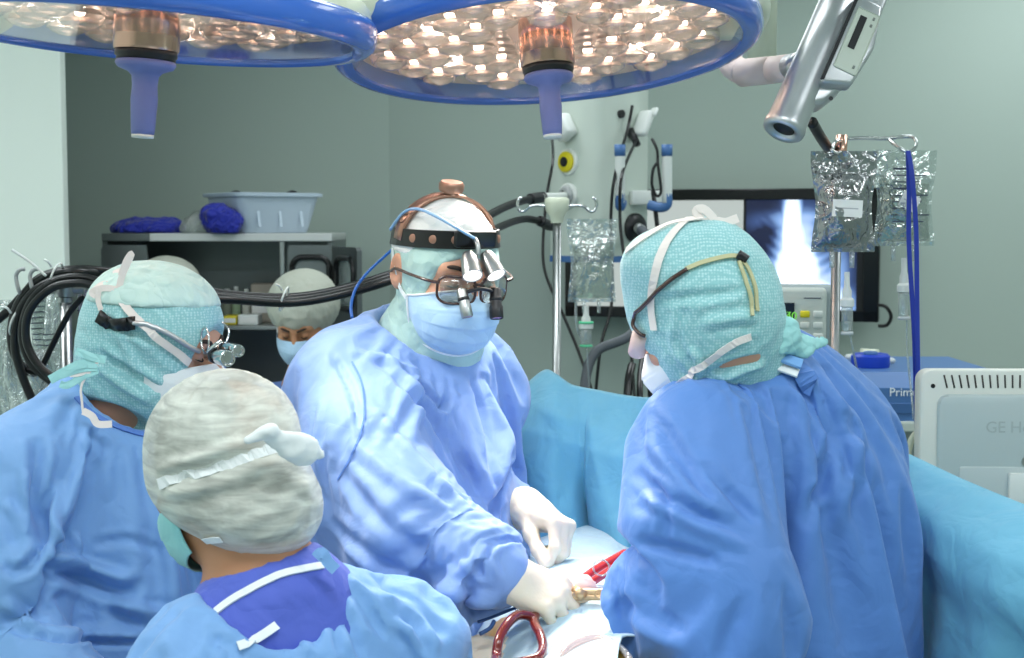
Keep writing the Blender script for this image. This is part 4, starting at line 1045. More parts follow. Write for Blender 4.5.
def drip(pts, y0, y1, px, Y, label, ringm=None, r=.011):
    """drip chamber with spike cap, connectors and the line above and below it"""
    c0_, c1_ = P(px, y0, Y), P(px, y1, Y); h = (c0_ - c1_).length
    t = thing('drip_line', c0_, label, 'drip chamber')
    D = basis(c1_, (1, 0, 0), c0_ - c1_)
    MB().lathe([(0, 0), (r * .45, 0), (r * .6, h * .04), (r, h * .08), (r, h * .42), (r * .9, h * .45)], D, 20).build('chamber', M_tubec, t)
    MB().lathe([(r * .9, h * .44), (r * 1.25, h * .46), (r * 1.25, h * .56), (r * .8, h * .6), (r * .8, h * .7), (r * .5, h * .78), (r * .45, h), (0, h)], D, 20).build('spike', mat('translucent_white', (226, 230, 226), .35, alpha=.8), t, sharp=40)
    MB().lathe([(r * .7, 0), (r * 1.1, .001), (r * 1.1, h * .05), (r * .7, h * .06)], D, 20, caps=False).build('chamber_collar', ringm or mat('drip_collar', (190, 196, 198), .3), t)
    if ringm: MB().lathe([(r * .9, h * .56), (r * 1.3, h * .57), (r * 1.3, h * .62), (r * .9, h * .63)], D, 20, caps=False).build('coloured_ring', ringm, t)
    MB().tube(pts, .0022, 6, 8).build('line', M_tubec, t)
    return t
fluid_bag(811, 876, 151, 252, Y2 - .055, 'dark-looking clear fluid bag with white tag hanging nearest on the right IV pole', .62, (829, 200, 859, 217, .05), clear_plastic('grey_film', (172, 176, 178), .05, .6, .5, 30), clear_plastic('dark_fluid', (104, 110, 114), .10, .4, .6, 16), printing=False)
fluid_bag(872, 937, 150, 246, Y2 + .03, 'clear fluid bag with tilted white tag under the wire loop of the right pole', .6, (896, 194, 915, 210, .45), M_clear, M_fluid, yaw=.12)
fluid_bag(567, 617, 219, 302, Y1 - .07, 'clear fluid bag with two ports hanging from the left IV pole', .62, None, M_clear, M_fluid, printing=False)
M_green = mat('green_ring', (90, 200, 150), .4)
drip([P(587, 347, Y1 - .07), P(588, 370, Y1 - .07), P(590, 395, Y1 - .05), P(591, 430, Y1)], 306, 347, 586, Y1 - .07, 'drip chamber with green rings below the clear bag of the left pole', M_green, .016)
MB()
drip([P(850, 334, Y2 - .05), P(853, 350, Y2 - .05), P(857, 372, Y2 - .03), P(858, 400, Y2 - .02)], 272, 335, 847, Y2 - .055, 'drip chamber hanging below the dark fluid bag')
drip([P(907, 319, Y2 + .03), P(907, 345, Y2 + .03), P(910, 380, Y2 + .02), P(914, 420, Y2)], 258, 320, 904, Y2 + .03, 'drip chamber hanging below the bag with the tilted tag')
hose('tube', [P(576, 302, Y1 - .06), P(576, 318, Y1 - .06), P(578, 332, Y1 - .06), P(583, 338, Y1 - .06)], .004, M_tubec, 'short clear tube bent under the bag of the left pole', 'tube')
t = thing('lanyard', P(910, 150, Y2 - .03), 'long royal blue strap looped over the wire hook of the right pole', 'strap')
n_ = (0, -1, .05)
MB().tube([P(908, 151, Y2 - .035), P(912, 175, Y2 - .05), P(916, 230, Y2 - .052), P(917, 300, Y2 - .05), P(918, 380, Y2 - .04), P(919, 440, Y2 - .03)], .003, 8, 6, flat=(.0085, .003, n_)).build('strap', M_bluestrap, t, smooth=False)
MB().tube([P(908, 151, Y2 - .03), P(909, 190, Y2 - .02), P(909, 246, Y2 - .02), P(914, 330, Y2 - .03), P(916, 400, Y2 - .03), P(917, 440, Y2 - .025)], .003, 8, 6, flat=(.0085, .003, n_)).build('strap', M_bluestrap, t, smooth=False)

# ------------------------------------------------------------------ hanging stand, coiled hoses and clear bags at the left
Yl = 3.0; tp = P(65, 289, Yl)
st = thing('hanging_stand', (tp.x, Yl, 0), 'steel stand with clamp collars behind the coiled black hoses at the left', 'stand')
MB().cyl((tp.x, Yl, .1), tp, .0125, .0125, 20).build('pole', M_steel, st)
for py, hh_, rr in ((289, .032, .021), (382, .05, .018), (300, .01, .0155)):
    q = P(65, py, Yl); MB().cyl((tp.x, Yl, q.z - hh_ / 2), (tp.x, Yl, q.z + hh_ / 2), rr, rr, 20).build('collar', M_steel, st, sharp=40)
MB().cyl(P(47, 289, Yl), P(84, 289, Yl), .011).build('cross_bar', M_steel, st)
for px in (19, 33):
    q = P(px, 277, Yl - .1); MB().tube([P(48, 290, Yl), P(px + 6, 296, Yl - .06), q + Vector((0, 0, -.03)), q + Vector((-.006, 0, 0)), q + Vector((.001, 0, .014)), q + Vector((.012, 0, .016))], .0042, 8, 6).build('hook', M_grey, st)
pole_base(tp.x, Yl, st, M_steel)
rng = random.Random(4)
def coil(pts, r, label): return hose('coiled_hose', pts, r, M_rub, label, 'hose', 'black hoses coiled on the stand', seg=10)
ytr = lambda k: Yl - .07 - .022 * k
coil([P(-40, 345, ytr(0)), P(0, 318, ytr(0)), P(22, 296, ytr(0)), P(40, 278, ytr(0)), P(68, 270, ytr(0)), P(105, 271, ytr(0) + .02), P(150, 279, 3.0), P(220, 293, 3.1), P(290, 297, 3.2), P(345, 288, 3.25), P(400, 270, 3.3), P(440, 250, 3.5)], .0092, 'black hose at the top of the left coil running right behind both surgeons')
coil([P(38, 372, ytr(1)), P(22, 366, ytr(1)), P(12, 345, ytr(1)), P(14, 315, ytr(1)), P(28, 290, ytr(1)), P(50, 275, ytr(1)), P(80, 272, ytr(1)), P(120, 277, 2.98), P(220, 296, 3.06), P(290, 300, 3.16), P(345, 291, 3.2), P(402, 273, 3.25), P(440, 256, 3.5)], .0092, 'black hose on the left rim of the coil, joining the long run to the right')
coil([P(44, 440, ytr(2)), P(34, 405, ytr(2)), P(22, 375, ytr(2)), P(15, 345, ytr(2)), P(20, 312, ytr(2)), P(36, 290, ytr(2)), P(60, 279, ytr(2)), P(86, 279, ytr(2)), P(108, 290, ytr(2) + .02), P(140, 300, 2.98), P(222, 299.5, 3.03), P(290, 303, 3.13), P(345, 294, 3.18), P(402, 277, 3.22), P(440, 262, 3.5)], .0092, 'black hose dropping from the left coil towards the floor')
coil([P(100, 282, ytr(3)), P(80, 277, ytr(3)), P(55, 281, ytr(3)), P(32, 300, ytr(3)), P(22, 330, ytr(3)), P(28, 358, ytr(3)), P(44, 376, ytr(3)), P(62, 386, ytr(3)), P(85, 390, ytr(3) + .03)], .0085, 'inner loop of black hose around the stand')
coil([P(98, 287, ytr(4)), P(78, 283, ytr(4)), P(52, 288, ytr(4)), P(30, 310, ytr(4)), P(26, 338, ytr(4)), P(36, 362, ytr(4)), P(54, 378, ytr(4)), P(75, 385, ytr(4)), P(95, 386, ytr(4) + .03)], .0085, 'innermost loop of black hose around the stand, nearest the camera')
coil([P(84, 296, ytr(-1)), P(70, 312, ytr(-1)), P(55, 340, ytr(-1)), P(42, 366, ytr(-1)), P(32, 374, ytr(-1)), P(20, 368, ytr(-1)), P(12, 352, ytr(-1))], .0065, 'thin black hose slanting across the middle of the left coil')
for px, py, a in ((19, 318, .3), (57, 270, 1.5), (219, 297, 1.5), (283, 299, 1.4)):
    pass
def tie(px, py, Y, lab, w=.012):
    q = P(px, py, Y); t = thing('cable_tie', q, lab, 'tie')
    MB().tube([q + Vector((.026 * math.cos(a) * .35, .03 * math.sin(a) * 1., .026 * math.cos(a))) for a in [2 * math.pi * i / 14 for i in range(14)]], .0022, 6, 2, closed=True).build('band', M_white, t)
    MB().tube([q + Vector((0, -.028, .02)), q + Vector((-.004, -.036, .03)), q + Vector((-.012, -.034, .034))], .0025, 6, 4).build('tail', M_white, t)
tie(284, 299, 3.14, 'small white tie around the black hoses before the nurse')
tie(16, 322, Yl - .1, 'small white tie around the left side of the hose coil'); tie(56, 276, Yl - .1, 'small white tie on top of the hose coil')
hose('straw', [P(12, 250, Yl - .14), P(30, 262, Yl - .14), P(46, 276, Yl - .14)], .0028, M_white, 'thin white stick poking up at the top of the left hose coil', 'stick')
def clear_sheet(x0, x1, y0, y1, Y, label, printed=0, blue=False):
    a, b2 = P(x0, y0, Y), P(x1, y1, Y); w, h = b2.x - a.x, a.z - b2.z
    t = thing('clear_bag', ((a.x + b2.x) / 2, Y, a.z), label, 'bag')
    def fn(sg): return lambda u, v: Vector((a.x + w * u, Y + sg * (.004 + .022 * math.sin(math.pi * u) * math.sin(math.pi * v)) + .012 * math.sin(13 * u + 3 * v) + .008 * math.sin(7 * v - 9 * u), b2.z + h * v))
    mb = MB(); mb.grid(fn(-1), 24, 24); mb.grid(fn(1), 24, 24)
    mb.build('film', clear_plastic('blue_bag_film', (120, 140, 196), .25, .4, 1., 18) if blue else clear_plastic('sheet_film', (226, 236, 232), .30, .5, 1.2, 24), t)
    if printed:
        mb = MB()
        for k in range(printed):
            v = .9 - k * .85 / printed; ww = .35 + .5 * rng.random()
            f = fn(-1); mb.tube([f(.1 + ww * i / 8, v) + Vector((0, -.003, 0)) for i in range(9)], .0012, 4, 0)
        mb.build('printing', M_ink, t)
    return t
clear_sheet(30, 62, 290, 398, Yl + .06, 'clear printed bag hanging inside the hose coil left of the stand', 17)
clear_sheet(78, 104, 290, 385, Yl + .04, 'bluish clear bag hanging between the stand and the hooded surgeon', 8, True)
clear_sheet(-30, 16, 300, 440, Yl + .12, 'clear bag at the left edge of the picture behind the hose coil', 6)
clear_sheet(2, 52, 350, 440, Yl - .02, 'shiny crumpled clear bag low at the left behind the surgeon shoulder', 0)
MB()

# ------------------------------------------------------------------ operating table, patient, drapes
zt = 1.02
ot = thing('operating_table', (.13, 2.2, 0), 'operating table under the drapes between the surgeons', 'table')
MB().box((.10, 2.25, .85), (.27, 1.8, .07), bevel=.02).build('table_top', M_dark, ot, sharp=50)
MB().box((.13, 2.3, .45), (.22, .3, .78), bevel=.02).build('column', M_steel, ot, sharp=50)
MB().box((.13, 2.3, .05), (.5, .9, .1), bevel=.03).build('base', M_steel, ot, sharp=50)
pv, pq = sdf_mesh([ell((.10, 2.14, 1.0), (.165, .36, .135), k=.05), cap((.03, 1.7, .98), (.02, 1.1, .96), .085, .06, .05), cap((.18, 1.7, .98), (.19, 1.1, .96), .085, .06, .05), ell((.11, 1.82, .985), (.2, .24, .145), k=.06), cap((.13, 2.4, 1.0), (.13, 2.6, .99), .06, .055, .04), ell((.13, 2.68, 1.0), (.078, .11, .095), k=.03), cap((-.05, 2.4, .97), (-.05, 1.9, .95), .042, .036, .03), cap((.25, 2.4, .97), (.25, 1.9, .95), .042, .036, .03)], .012)
pat = tag(np_obj('person', pv, pq, M_yskin), 'patient lying under the drapes, iodine-stained skin showing at the lower edge', 'person')
# field drape over the patient: a pale sheet whose near edge leaves stained skin in the corners
def hill(x, y):
    d = ((x - .12) / .23) ** 2
    return 1.148 - .20 * d ** 1.25 * (1 if d > 0 else 0) - .02 * max(0, (y - 2.1)) + .008 * math.sin(17 * x + 9 * y) * .6 + .006 * math.sin(26 * y - 11 * x)
def sst(t):
    t = max(0, min(1, t)); return t * t * (3 - 2 * t)
def near_edge(x): return 1.66 + .25 * sst((.02 - x) / .045) + .20 * sst((x - .115) / .035) * (1 - sst((x - .2) / .03))
def fd(u, v):
    x = -.13 + .46 * u; y0 = min(2.05, near_edge(x)); y = y0 + (2.62 - y0) * v
    z = hill(x, y)
    return Vector((x, y, max(z, .62) + .004))
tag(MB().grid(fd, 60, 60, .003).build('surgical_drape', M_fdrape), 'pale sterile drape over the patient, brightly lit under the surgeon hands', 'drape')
def nd(u, v):
    x = -.15 + .54 * u; y = 1.74 - .8 * v + .03 * math.sin(7 * x)
    d = ((x - .12) / .23) ** 2
    z = 1.150 - .20 * d ** 1.25 - .10 * max(0, 1.6 - y) + .010 * math.sin(15 * x - 6 * y) + .008 * math.sin(31 * y + 5 * x)
    return Vector((x, y, max(z, .6)))
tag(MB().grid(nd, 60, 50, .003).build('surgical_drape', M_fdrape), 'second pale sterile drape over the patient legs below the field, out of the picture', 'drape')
# ------------------------------------------------------------------ the big drape hung behind and beside the table
EDGE = [(500, 412, 2.95), (514, 404, 2.88), (528, 384, 2.80), (545, 369.5, 2.73), (556, 373, 2.70), (572, 384, 2.69), (600, 390, 2.68), (634, 396, 2.65), (668, 398.5, 2.62), (720, 406, 2.56), (800, 426, 2.47), (870, 442, 2.39), (905, 450, 2.34), (950, 468, 2.26), (1000, 488, 2.17), (1050, 508, 2.08), (1110, 532, 1.98), (1200, 572, 1.84), (1290, 620, 1.72)]
EP = catmull([P(*e) for e in EDGE], 10)
def edge_pt(u):
    i = u * (len(EP) - 1); k = min(int(i), len(EP) - 2); return EP[k].lerp(EP[k + 1], i - k)
def hang(u, v):
    e = edge_pt(u); du = (edge_pt(min(1, u + .004)) - edge_pt(max(0, u - .004))); du.z = 0; n = Vector((du.y, -du.x, 0)); n = n.normalized() if n.length > 1e-6 else Vector((0, -1, 0))
    if n.y > 0: n = -n
    if v < .16:
        s = (.16 - v) / .16; return e + Vector((0, .05 * s + .03 * min(1, s * 6), -.5 * s - .012 * min(1, s * 8)))
    k = max(0, min(1, (u - .60) / .14)); k0 = max(0, min(1, (.16 - u) / .1))
    s = (v - .16) / .84; L = e.z - (.42 * k + 1.05 * (1 - k) - .45 * k0); d = s * L
    slope = .045 * min(1, d / .1) + (.075 * min(1, d / .05) - .03 * min(1, max(0, d - .06) / .1)) * k
    fold = (.022 * math.sin(u * 47 + 1.2) + .012 * math.sin(u * 83 + 3 * s)) * min(1, d / .35) * (.45 + .75 * k) + .005 * math.sin(u * 60 - 13 * s) * min(1, d / .1)
    g_ = min(1, d / .06)
    tri = lambda q, w: max(0, 1 - abs(q) / w)
    crease = g_ * (1 - k) * (.040 * tri(e.x - .095 - .02 * d, .055) + .045 * tri(e.x - .15 - .42 * d, .09) - .02 * tri(e.x - .125 - .1 * d, .03) + .028 * tri(e.x - .30 + .1 * d, .05) + .02 * tri(e.x - .045, .03))
    crease += k * min(1, d / .12) * (.030 * tri(e.x - .78 - .35 * d, .07) + .026 * tri(e.x - .98 - .2 * d, .08) + .02 * tri(e.x - .64 + .0 * d, .05))
    wed = 0
    return e + n * (slope + fold + crease + wed + .06 * s) + Vector((0, 0, -d))
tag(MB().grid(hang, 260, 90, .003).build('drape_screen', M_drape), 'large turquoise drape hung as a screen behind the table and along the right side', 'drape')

# ------------------------------------------------------------------ tubing and instruments at the field
zf = lambda px, py, Y: P(px, py, Y)
hose('blood_line', [Vector((.0, 1.35, 1.13)), Vector((-.015, 1.55, 1.15)), Vector((-.02, 1.72, 1.16)), P(496, 660, 1.84), P(499, 640, 1.87), P(508, 623, 1.9), P(519, 615, 1.93), P(531, 617, 1.94), P(536, 626, 1.93)], .0068, M_blood, 'thick dark red blood line rising in a loop at the left of the field', 'tube', seg=14)
hose('blood_line', [Vector((.02, 1.35, 1.13)), Vector((.005, 1.58, 1.155)), P(505, 668, 1.80), P(522, 662, 1.81), P(538, 657, 1.82), P(543, 647, 1.85), P(540, 634, 1.88), P(534, 622, 1.93), P(538, 610, 1.97)], .0064, M_blood, 'thick dark red blood line bending down at the right side of the loop', 'tube', seg=14)
hose('suction_tube', [Vector((.06, 1.4, 1.155)), Vector((.055, 1.62, 1.165)), P(556, 672, 1.76), P(564, 652, 1.8), P(578, 642, 1.83), P(598, 638, 1.85), P(616, 645, 1.83), P(630, 660, 1.78), P(636, 690, 1.74), Vector((.17, 1.5, 1.14)), Vector((.16, 1.3, 1.12))], .0048, clear_plastic('pinkish_tube', (244, 214, 206), .25, .3, 0), 'clear pinkish tube arching over the drape at the lower edge', 'tube', seg=10)
hose('red_tube', [P(571, 588, 2.08), P(585, 577, 2.12), P(600, 567, 2.16), P(625, 553, 2.22)], .0068, M_red, 'upper bright red tube behind the forceps beside the right surgeon sleeve', 'tube')
hose('red_tube', [P(577, 592, 2.05), P(592, 582, 2.09), P(606, 573, 2.13), P(628, 560, 2.2)], .0068, M_red, 'lower bright red tube behind the forceps beside the right surgeon sleeve', 'tube')
t = thing('ring_clip', P(601, 567, 2.12), 'small clear ring clip around the two red tubes', 'clip')
MB().tube([P(601, 567, 2.1) + Vector((.012 * math.cos(a), -.004, .012 * math.sin(a))) for a in [2 * math.pi * i / 16 for i in range(16)]], .0016, 6, 1, closed=True).build('ring', M_tubec, t)
M_tan = mat('tan_forceps', (206, 172, 132), .3, .5)
t = thing('forceps', P(592, 591, 2.0), 'tan-gold forceps lying between the bright hand and the right sleeve', 'forceps')
for dy, s_ in ((0, 1), (5, -1)):
    h_ = MB().tube([P(570, 596 + dy * .3, 1.99), P(584, 592 + dy, 2.0), P(600, 592 + dy, 2.0), P(622, 590 + dy, 2.0)], .0052, 8, 6).build('shank', M_tan, t)
MB().tube([P(599 + 4 * math.cos(a), 594 + 4 * math.sin(a), 1.985) for a in [2 * math.pi * i / 12 for i in range(12)]], .0016, 6, 1, closed=True).build('finger_ring', M_tan, t)
MB().cyl(P(574, 590, 2.0), P(584, 596, 1.99), .008).build('joint', M_tan, t)
t = thing('gauze', P(575, 583, 2.06), 'folded pinkish gauze behind the forceps', 'gauze')
V, Q = sdf_mesh([ell(P(575, 584, 2.05), (.02, .02, .012)), ell(P(582, 589, 2.04), (.016, .016, .008))], .004); V = folds(V, vnormals(V, Q), [(P(577, 586, 2.05), .05, (1, .4, 0), .01, .004)])
np_obj('pad', V, Q, mat('pink_gauze', (232, 196, 190), .8), t)
hose('blue_suture', [P(478, 622, 1.97), P(490, 618, 1.98), P(505, 612, 1.99), P(520, 606, 2.0)], .0022, mat('dark_blue_line', (36, 70, 120), .4), 'thin dark blue line lying on the drape left of the blood line loop', 'line')
hose('blue_suture', [P(480, 634, 1.93), P(490, 628, 1.94), P(494, 621, 1.95)], .003, mat('dark_blue_line', (36, 70, 120), .4), 'short dark blue hooked line at the left edge of the field', 'line')
t = thing('retractor', P(526, 612, 1.98), 'small steel retractor ring in the wound by the bright hand', 'retractor')
MB().tube([P(522, 606, 2.0), P(527, 602, 2.0), P(533, 606, 1.99), P(536, 616, 1.97)], .004, 8, 6).build('blade', M_chrome, t)
MB().tube([P(516, 609, 1.99), P(524, 612, 1.985), P(531, 618, 1.97)], .003, 8, 6).build('blade', M_chrome, t)
# ------------------------------------------------------------------ people
M_skin = mat('skin', (214, 160, 132), .5, sss=.25, vary=.05, bump=[(220, .08, .001)])
M_skin2 = mat('skin_warm', (186, 132, 96), .5, sss=.25, vary=.05, bump=[(220, .08, .001)])
M_gown = cloth('gown_cloth', (134, 164, 218), .6, .2, 5.5)
M_gown2 = cloth('gown_cloth_deep', (90, 134, 202), .55, .22, 8)
M_gown3 = cloth('gown_cloth_light', (124, 168, 220), .6, .2, 5.5)
M_scrub = cloth('scrub_cloth', (84, 102, 196), .7, .3, 8)
M_scrub2 = cloth('scrub_cloth_pale', (88, 122, 190), .7, .4, 8)
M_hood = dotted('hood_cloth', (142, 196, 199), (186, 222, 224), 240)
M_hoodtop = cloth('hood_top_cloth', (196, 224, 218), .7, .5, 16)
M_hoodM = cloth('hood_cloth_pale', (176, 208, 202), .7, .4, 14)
M_crownlit = cloth('crown_cloth_lit', (236, 238, 236), .7, .3, 16)  # crown white stands for the lamp overexposing the top of the hood
def streaked(name, light, alo, ahi):
    m = mat(name, light, .8, bump=[(28, .5, .01)]); nt = m.node_tree; b_ = nt.nodes['Principled BSDF']; Lk = nt.links.new
    tc = nt.nodes.new('ShaderNodeTexCoord'); mp = nt.nodes.new('ShaderNodeMapping'); mp.inputs['Scale'].default_value = (18, 18, 90); mp.inputs['Rotation'].default_value = (0, .25, 0)
    n = nt.nodes.new('ShaderNodeTexNoise'); n.inputs['Scale'].default_value = 1.0; n.inputs['Detail'].default_value = 4; n.inputs['Distortion'].default_value = .6
    n2 = nt.nodes.new('ShaderNodeTexNoise'); n2.inputs['Scale'].default_value = 9; ad = nt.nodes.new('ShaderNodeMath'); ad.operation = 'ADD'
    r = nt.nodes.new('ShaderNodeMapRange'); r.inputs['From Min'].default_value = .75; r.inputs['From Max'].default_value = 1.25; r.inputs['To Min'].default_value = alo; r.inputs['To Max'].default_value = ahi
    Lk(tc.outputs['Object'], mp.inputs['Vector']); Lk(mp.outputs[0], n.inputs['Vector']); Lk(tc.outputs['Object'], n2.inputs['Vector'])
    Lk(n.outputs['Fac'], ad.inputs[0]); Lk(n2.outputs['Fac'], ad.inputs[1]); Lk(ad.outputs[0], r.inputs['Value']); Lk(r.outputs[0], b_.inputs['Alpha'])
    return m
M_cap2 = mat('bouffant_cap_far', (196, 200, 186), .8, bump=[(40, .5, .01)], alpha=.8)
M_cap = streaked('bouffant_cap', (228, 230, 220), .45, .95)
M_hair = mat('dark_hair', (48, 38, 32), .5, bump=[(90, .5, .006)])
M_mask = cloth('mask_cloth', (176, 208, 234), .75, .2, 12)
M_maskw = mat('mask_white', (234, 238, 238), .75, bump=[(60, .2, .004)])
M_maskt = cloth('mask_cloth_teal', (150, 214, 214), .75, .2, 12)
M_tie = mat('tie_ribbon', (236, 226, 220), .75)
M_glove = mat('latex_glove', (238, 222, 200), .42, sss=.15, bump=[(60, .25, .004), (300, .08, .001)])
M_band = mat('headband_black', (16, 14, 14), .35)
M_brown = mat('spectacle_brown', (64, 36, 26), .25, coat=.5)
M_bronze = mat('bronze_strap', (176, 132, 112), .3, .6)
M_lens = clear_plastic('spectacle_lens', (236, 236, 232), .03, .25, 0)
M_brow = mat('eyebrow_hair', (46, 32, 24), .7)
M_pinkl = mat('pink_coated_lens', (200, 90, 150), .1, coat=1.)

def head_matrix(c, f, roll=0.):
    f = Vector(f).normalized(); s = f.cross(Vector((0, 0, 1))).normalized(); u = s.cross(f)
    M = Matrix((s, f, u)).transposed() @ Matrix.Rotation(roll, 3, 'Y'); M = M.to_4x4(); M.translation = Vector(c); return M
def head_prims(H, ear=1.0, infl=0., face=True):
    R = H.to_3x3(); L = lambda x, y, z: H @ Vector((x, y, z)); i = infl
    p = [ell(L(0, -.014, .022), (.076 + i, .096 + i, .086 + i), R), ell(L(0, .03, -.025), (.062 + i, .062 + i, .086 + i), R, .04), ell(L(0, .035, -.076), (.047 + i, .052 + i, .042 + i), R, .03)]
    if face:
        p += [ell(L(0, .076, -.1), (.019, .015, .015), R, .02), cap(L(0, .094, .006), L(0, .118, -.036), .0075, .0125, .014), ell(L(.011, .104, -.041), (.008, .009, .007), R, .008), ell(L(-.011, .104, -.041), (.008, .009, .007), R, .008),
              cap(L(-.036, .079, .02), L(.036, .079, .02), .0115, .0115, .02), ell(L(.043, .07, -.03), (.02, .018, .016), R, .02), ell(L(-.043, .07, -.03), (.02, .018, .016), R, .02),
              ell(L(.031, .098, .001), (.017, .013, .0105), R, .012, 's'), ell(L(-.031, .098, .001), (.017, .013, .0105), R, .012, 's'),
              ell(L(.031, .083, .0005), (.0135, .0115, .0105), R, .004), ell(L(-.031, .083, .0005), (.0135, .0115, .0105), R, .004),
              ell(L(0, .091, -.066), (.023, .0095, .0055), R, .006), ell(L(0, .090, -.077), (.02, .0095, .006), R, .006)]
        if ear:
            for s_ in (-1, 1):
                p += [ell(L(s_ * .079 * ear, -.008, -.002), (.0085, .019, .031), R @ Matrix.Rotation(.25 * s_, 3, 'Z'), .008), ell(L(s_ * .087 * ear, -.004, .002), (.006, .011, .018), R, .006, 's')]
    return p
def hand_prims(Hm, sgn=1, curls=((40, 45, 25),) * 4, thumb=(.62, .62, -.48), tcurl=20, infl=0., spread=.06, k=.007):
    """fingers along local X, back of the hand along local Z, thumb on the sgn*Y side"""
    L = lambda x, y, z: Hm @ Vector((x, y * sgn, z)); p = []
    base = [(.088, .029), (.094, .0095), (.089, -.011), (.08, -.030)]
    lens = [(.043, .026, .021), (.047, .030, .022), (.043, .028, .021), (.034, .021, .019)]
    rad = [.0098, .010, .0095, .0083]
    for (bx, by), ls, r, c, j in zip(base, lens, rad, curls, range(4)):
        p.append(cap(L(.006, by * .62, 0), L(bx, by, .002), .0165 + infl, r * 1.18 + infl, .014))
        a = 0; q = Vector((bx, by, .002)); sp = (1.5 - j) * spread
        for n in range(3):
            a += math.radians(c[n]); d = Vector((math.cos(a) * math.cos(sp), math.sin(sp) * math.cos(a), -math.sin(a)))
            e = q + d * ls[n]; p.append(cap(L(*q), L(*e), r * (1 - .1 * n) + infl, r * (.9 - .1 * n) + infl, k)); q = e
    p.append(ell(L(.05, .0, -.006), (.045, .036, .014 + infl), Hm.to_3x3(), .014))
    q = Vector((.026, .028, -.008)); d = Vector(thumb).normalized(); ax = d.cross(Vector((0, 0, 1))); 
    p.append(cap(L(.012, .012, -.006), L(*q), .019 + infl, .0155 + infl, .014))
    for n, (l, r) in enumerate(((.044, .0135), (.032, .0115), (.026, .0105))):
        if n: d = (d + Vector((math.sin(math.radians(tcurl)), -.35 * math.sin(math.radians(tcurl)), -.5 * math.sin(math.radians(tcurl))))).normalized()
        e = q + d * l; p.append(cap(L(*q), L(*e), r + infl, r * .9 + infl, .008)); q = e
    return p
def palm_prims(Hm):
    return [cap(Hm @ Vector((0, 0, 0)), Hm @ Vector((.06, 0, -.002)), .020, .013, .01)]
def bvh_of(o):
    me = o.data; return BVHTree.FromPolygons([o.matrix_world @ v.co for v in me.vertices], [tuple(q.vertices) for q in me.polygons])
def trace(bv, pts, off=.003, n=6):
    """points given in the picture, laid on the surface they fall on"""
    o = Vector((0, 0, CAM_H)); out = []; Y = None
    for q in catmull([Vector((a, b, 0)) for a, b in pts], n):
        hit, nn, _, _ = bv.ray_cast(o, (P(q.x, q.y, 1) - o).normalized())
        if hit is not None: Y = hit.y; out.append((hit + (nn if nn.dot(o - hit) > 0 else -nn) * off, 1))
        elif Y is not None: out.append((P(q.x, q.y, Y), 0))
    return [p for p, _ in out]
def snap(bv, pts, off=.003, n=6):
    out = []
    for q in catmull(pts, n):
        h, nn, _, _ = bv.find_nearest(q); out.append(h + nn * off)
    return out
def ribbon(name, pts, w, m, parent, bv=None, t=.0012, nrm=(0, -1, 0)):
    if bv is not None: f = lambda p: bv.find_nearest(p)[1]
    else: f = nrm
    return MB().tube(pts, .001, 4, 0, flat=(w, t, f)).build(name, m, parent, smooth=False)
def mask(H, name, m, parent, infl=0., chin=-.125, nose=-.008, wide=.078, pleats=3, top=None):
    """pleated face mask following nose, cheeks and chin"""
    def f(u, v):
        s = 2 * u - 1; a = s * 1.2; c = (math.cos(a) - math.cos(1.2)) / (1 - math.cos(1.2))
        yc = np.interp(v, [0, .12, .3, .5, .72, .88, 1], [.104, .117, .129, .124, .113, .1, .074])
        zc = nose + (chin - nose) * v
        zs = -.034 + (-.098 + .034) * v
        x = wide * math.sin(a) / math.sin(1.2) * (1 - .16 * v * v)
        y = .022 + .004 * math.sin(3 * v) + (yc - .022) * c ** .72
        tent = max(0, 1 - abs(s) / .28) * max(0, 1 - abs(v - .22) / .4) * .006
        z = zc * (1 - s * s) + zs * s * s
        pl = .0032 * ((v * pleats * 1.3) % 1) * (1 - abs(s) ** 3) if .15 < v < .9 else 0
        return H @ Vector((x, y + tent + pl + infl, z))
    o = MB().grid(f, 36, 44, .0016).build(name, m, parent)
    return o, f
def face_bits(H, parent, brow=M_brow, open_=False):
    for s_ in (-1, 1):
        MB().tube([H @ Vector((s_ * x, y, z)) for x, y, z in ((.012, .0975, .019), (.026, .0965, .0255), (.04, .087, .025), (.05, .073, .018))], [.0028, .0036, .003, .0014], 8, 5).build('eyebrow', brow, parent)
        MB().tube([H @ Vector((s_ * x, y, z)) for x, y, z in ((.0195, .0905, -.0045), (.026, .0945, -.0062), (.033, .0945, -.0062), (.041, .0875, -.0035))], [.0008, .0014, .0015, .0008], 6, 5).build('eyelash', brow, parent)
